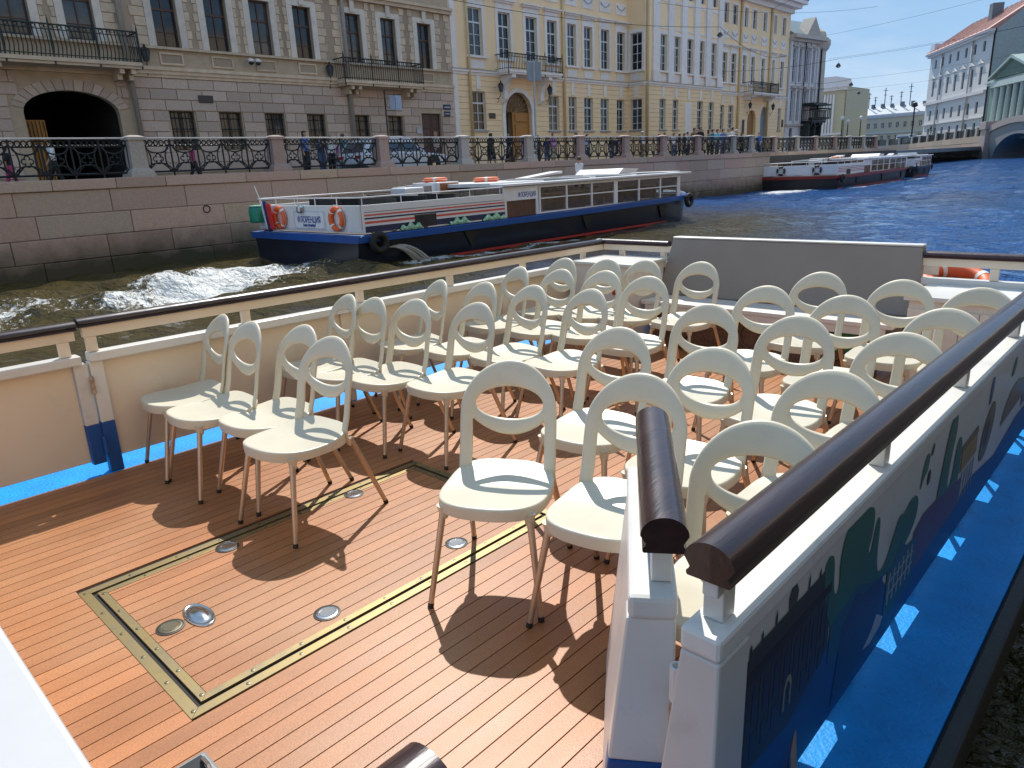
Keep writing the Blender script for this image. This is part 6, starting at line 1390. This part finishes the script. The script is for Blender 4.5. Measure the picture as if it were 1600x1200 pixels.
# ------------------------------------------------------------------ poles, signs, street lamps, wires
t = thing('sign_post', 'grey sign post with a double panel seen from behind, before the palace balcony', 'sign', (-23.0, 26.3, ST)); GS_ = mat('sign_back', (.20, .25, .29), .5, var=.1)
MB().tube([(0, 0, 0), (0, 0, 4.62)], .045, 8).build('post', mat('grey_post', (.32, .35, .40), .5), t); MB().box(-.03, -.01, -.44, -.04, 3.72, 4.52).build('panel', GS_, t, bevel=.01); MB().box(-.05, -.03, .05, .56, 3.76, 4.56).build('panel', GS_, t, bevel=.01)
t = thing('bracket_sign', 'pale blue two-part sign on a black post before the brown house', 'sign', (-28.0, 21.65, ST)); PB = mat('pale_blue_sign', (.30, .38, .52), .5)
MB().tube([(0, 0, 0), (0, 0, 3.65)], .035, 8).build('post', M_IRON, t)
for y0, y1 in ((.25, .56), (.60, .93)): MB().box(-.02, .02, y0, y1, 2.83, 3.46).build('panel', PB, t, bevel=.008)
for z in (3.50, 2.79): MB().tube([(0, 0, z), (0, .95, z)], .014, 5).build('bracket', M_IRON, t)
def street_lamp(lab, loc, h, globes=1):
    t = thing('street_lamp', lab, 'street lamp', loc); MB().tube([(0, 0, 0), (0, 0, .6), (0, 0, h)], [.16, .09, .06], 8).build('post', M_IRON, t)
    MB().lathe([(.05, h), (.24, h + .18), (.28, h + .38), (.20, h + .55), (.04, h + .66)], (0, 0, 0), 12).build('globe', mat('milk_glass', (.62, .62, .58), .4), t, smooth=True)
street_lamp('white globe lamp at the corner of the pale yellow house', (-38.9, 110, 1.9), 4.0); street_lamp('white globe lamp, middle of three beyond the railing', (-38.1, 110, 1.9), 3.5); street_lamp('white globe lamp, right one of three beyond the railing', (-36.4, 110, 1.9), 3.8)
structure(MB().box(-60, -30, 78.2, 200, ST - .6, ST - .05).build('far_square', M_PAVE))
t = thing('lamp_mast', 'tall dark lamp mast left of the white house', 'street lamp', (-53.2, 196.5, 2.6)); MB().tube([(0, 0, 0), (0, 0, 8.4)], .16, 6).build('post', M_IRON, t); MB().lathe([(.1, 8.4), (.7, 8.7), (.5, 9.4), (.1, 9.6)], (0, 0, 0), 8).build('lantern', M_IRON, t)
t = thing('street_tree', 'small green and yellow bush in front of the white house corner', 'bush', (-47.6, 194.0, 2.6))
MB().tube([(0, 0, 0), (.05, 0, 2.2)], [.12, .06], 6).build('trunk', mat('bark', (.08, .06, .04), .9), t)
m = MB(); r_ = random.Random(2)
for i in range(420):
    v = Vector((r_.gauss(0, 1), r_.gauss(0, 1), r_.gauss(0, 1))).normalized() * r_.uniform(.5, 1.0) ** .5; c = Vector((v.x * 1.2, v.y * 1.2, 3.2 + v.z * 1.5)); a = Vector((r_.uniform(-1, 1), r_.uniform(-1, 1), r_.uniform(-1, 1))).normalized() * .22; b = a.cross(v).normalized() * .16
    m.add([c - a, c + b, c + a, c - b], [(0, 1, 2, 3)])
stuff(m.build('crown', mat('leaf', (.07, .13, .03), .6, var=.4), t))
def wire(lab, a, b, sag, r=.016, name='overhead_wire', k=24):
    a, b = Vector(a), Vector(b); pts = [a.lerp(b, i / k) - Vector((0, 0, sag * 4 * (i / k) * (1 - i / k))) for i in range(k + 1)]
    return tag(MB().tube(pts, r * .62, 5).build(name, mat('cable_black', (.02, .02, .022), 1, spec=.0)), lab, 'wire')
def hang_lamp(lab, p):
    t = thing('hanging_lamp', lab, 'lamp', p); t.scale = (.62,) * 3; MB().tube([(0, 0, .45), (0, 0, .12)], .02, 5).build('hanger', M_IRON, t)
    MB().lathe([(.06, .30), (.14, .18), (.34, -.12), (.30, -.14)], (0, 0, 0), 12).build('shade', mat('lamp_shade', (.06, .07, .08), .5), t, smooth=True); MB().lathe([(.24, -.141), (.20, -.26), (.05, -.32)], (0, 0, 0), 10).build('bowl', mat('lamp_bowl', (.4, .4, .4), .3), t, smooth=True)
wire('black cable sagging across the palace front towards a hanging lamp', (-31.9, 17.0, 11.2), (-25.0, 47.3, 9.85), .9, .022); hang_lamp('hanging street lamp in front of the pilastered palace wing', (-25.0, 47.3, 9.40))
wire('cable from the palace lamp to the far palace wing', (-25.0, 47.3, 9.85), (-31.9, 74.0, 10.9), .8, .022); wire('thin cable above the pilastered wing', (-31.2, 49.6, 12.6), (-24.6, 76, 14.2), .6)
for i, (p, lab) in enumerate((((-21.85, 60, 7.94), 'nearest of three hanging lamps against the sky'), ((-26.1, 75.3, 7.75), 'middle of three hanging lamps against the sky'), ((-29.6, 88, 7.8), 'farthest of three hanging lamps against the sky'))):
    hang_lamp(lab, p); q = Vector(p) + Vector((0, 0, .45)); wire('cable from the left bank to the ' + lab.split(' of')[0] + ' sky lamp', (-32.6, p[1] + 1.5, p[2] + .9), q, .25, .02); wire('cable from the ' + lab.split(' of')[0] + ' sky lamp to the right bank', q, (13, p[1] - 8, 12), 1.2, .012)
wire('thin wire crossing the upper sky from the palace roof', (-31.6, 70, 14.6), (15, 22, 16.5), 1.0, .018); wire('thin wire crossing the middle sky', (-31.0, 80, 13.0), (15, 60, 16), 1.2, .014); wire('thin wire crossing the lower sky', (-31.0, 82, 11.0), (15, 70, 14), 1.2, .014)
# ------------------------------------------------------------------ trim the moored boat against the level canal
for o in ONBOARD: o.matrix_basis = BOAT_TM @ o.matrix_basis
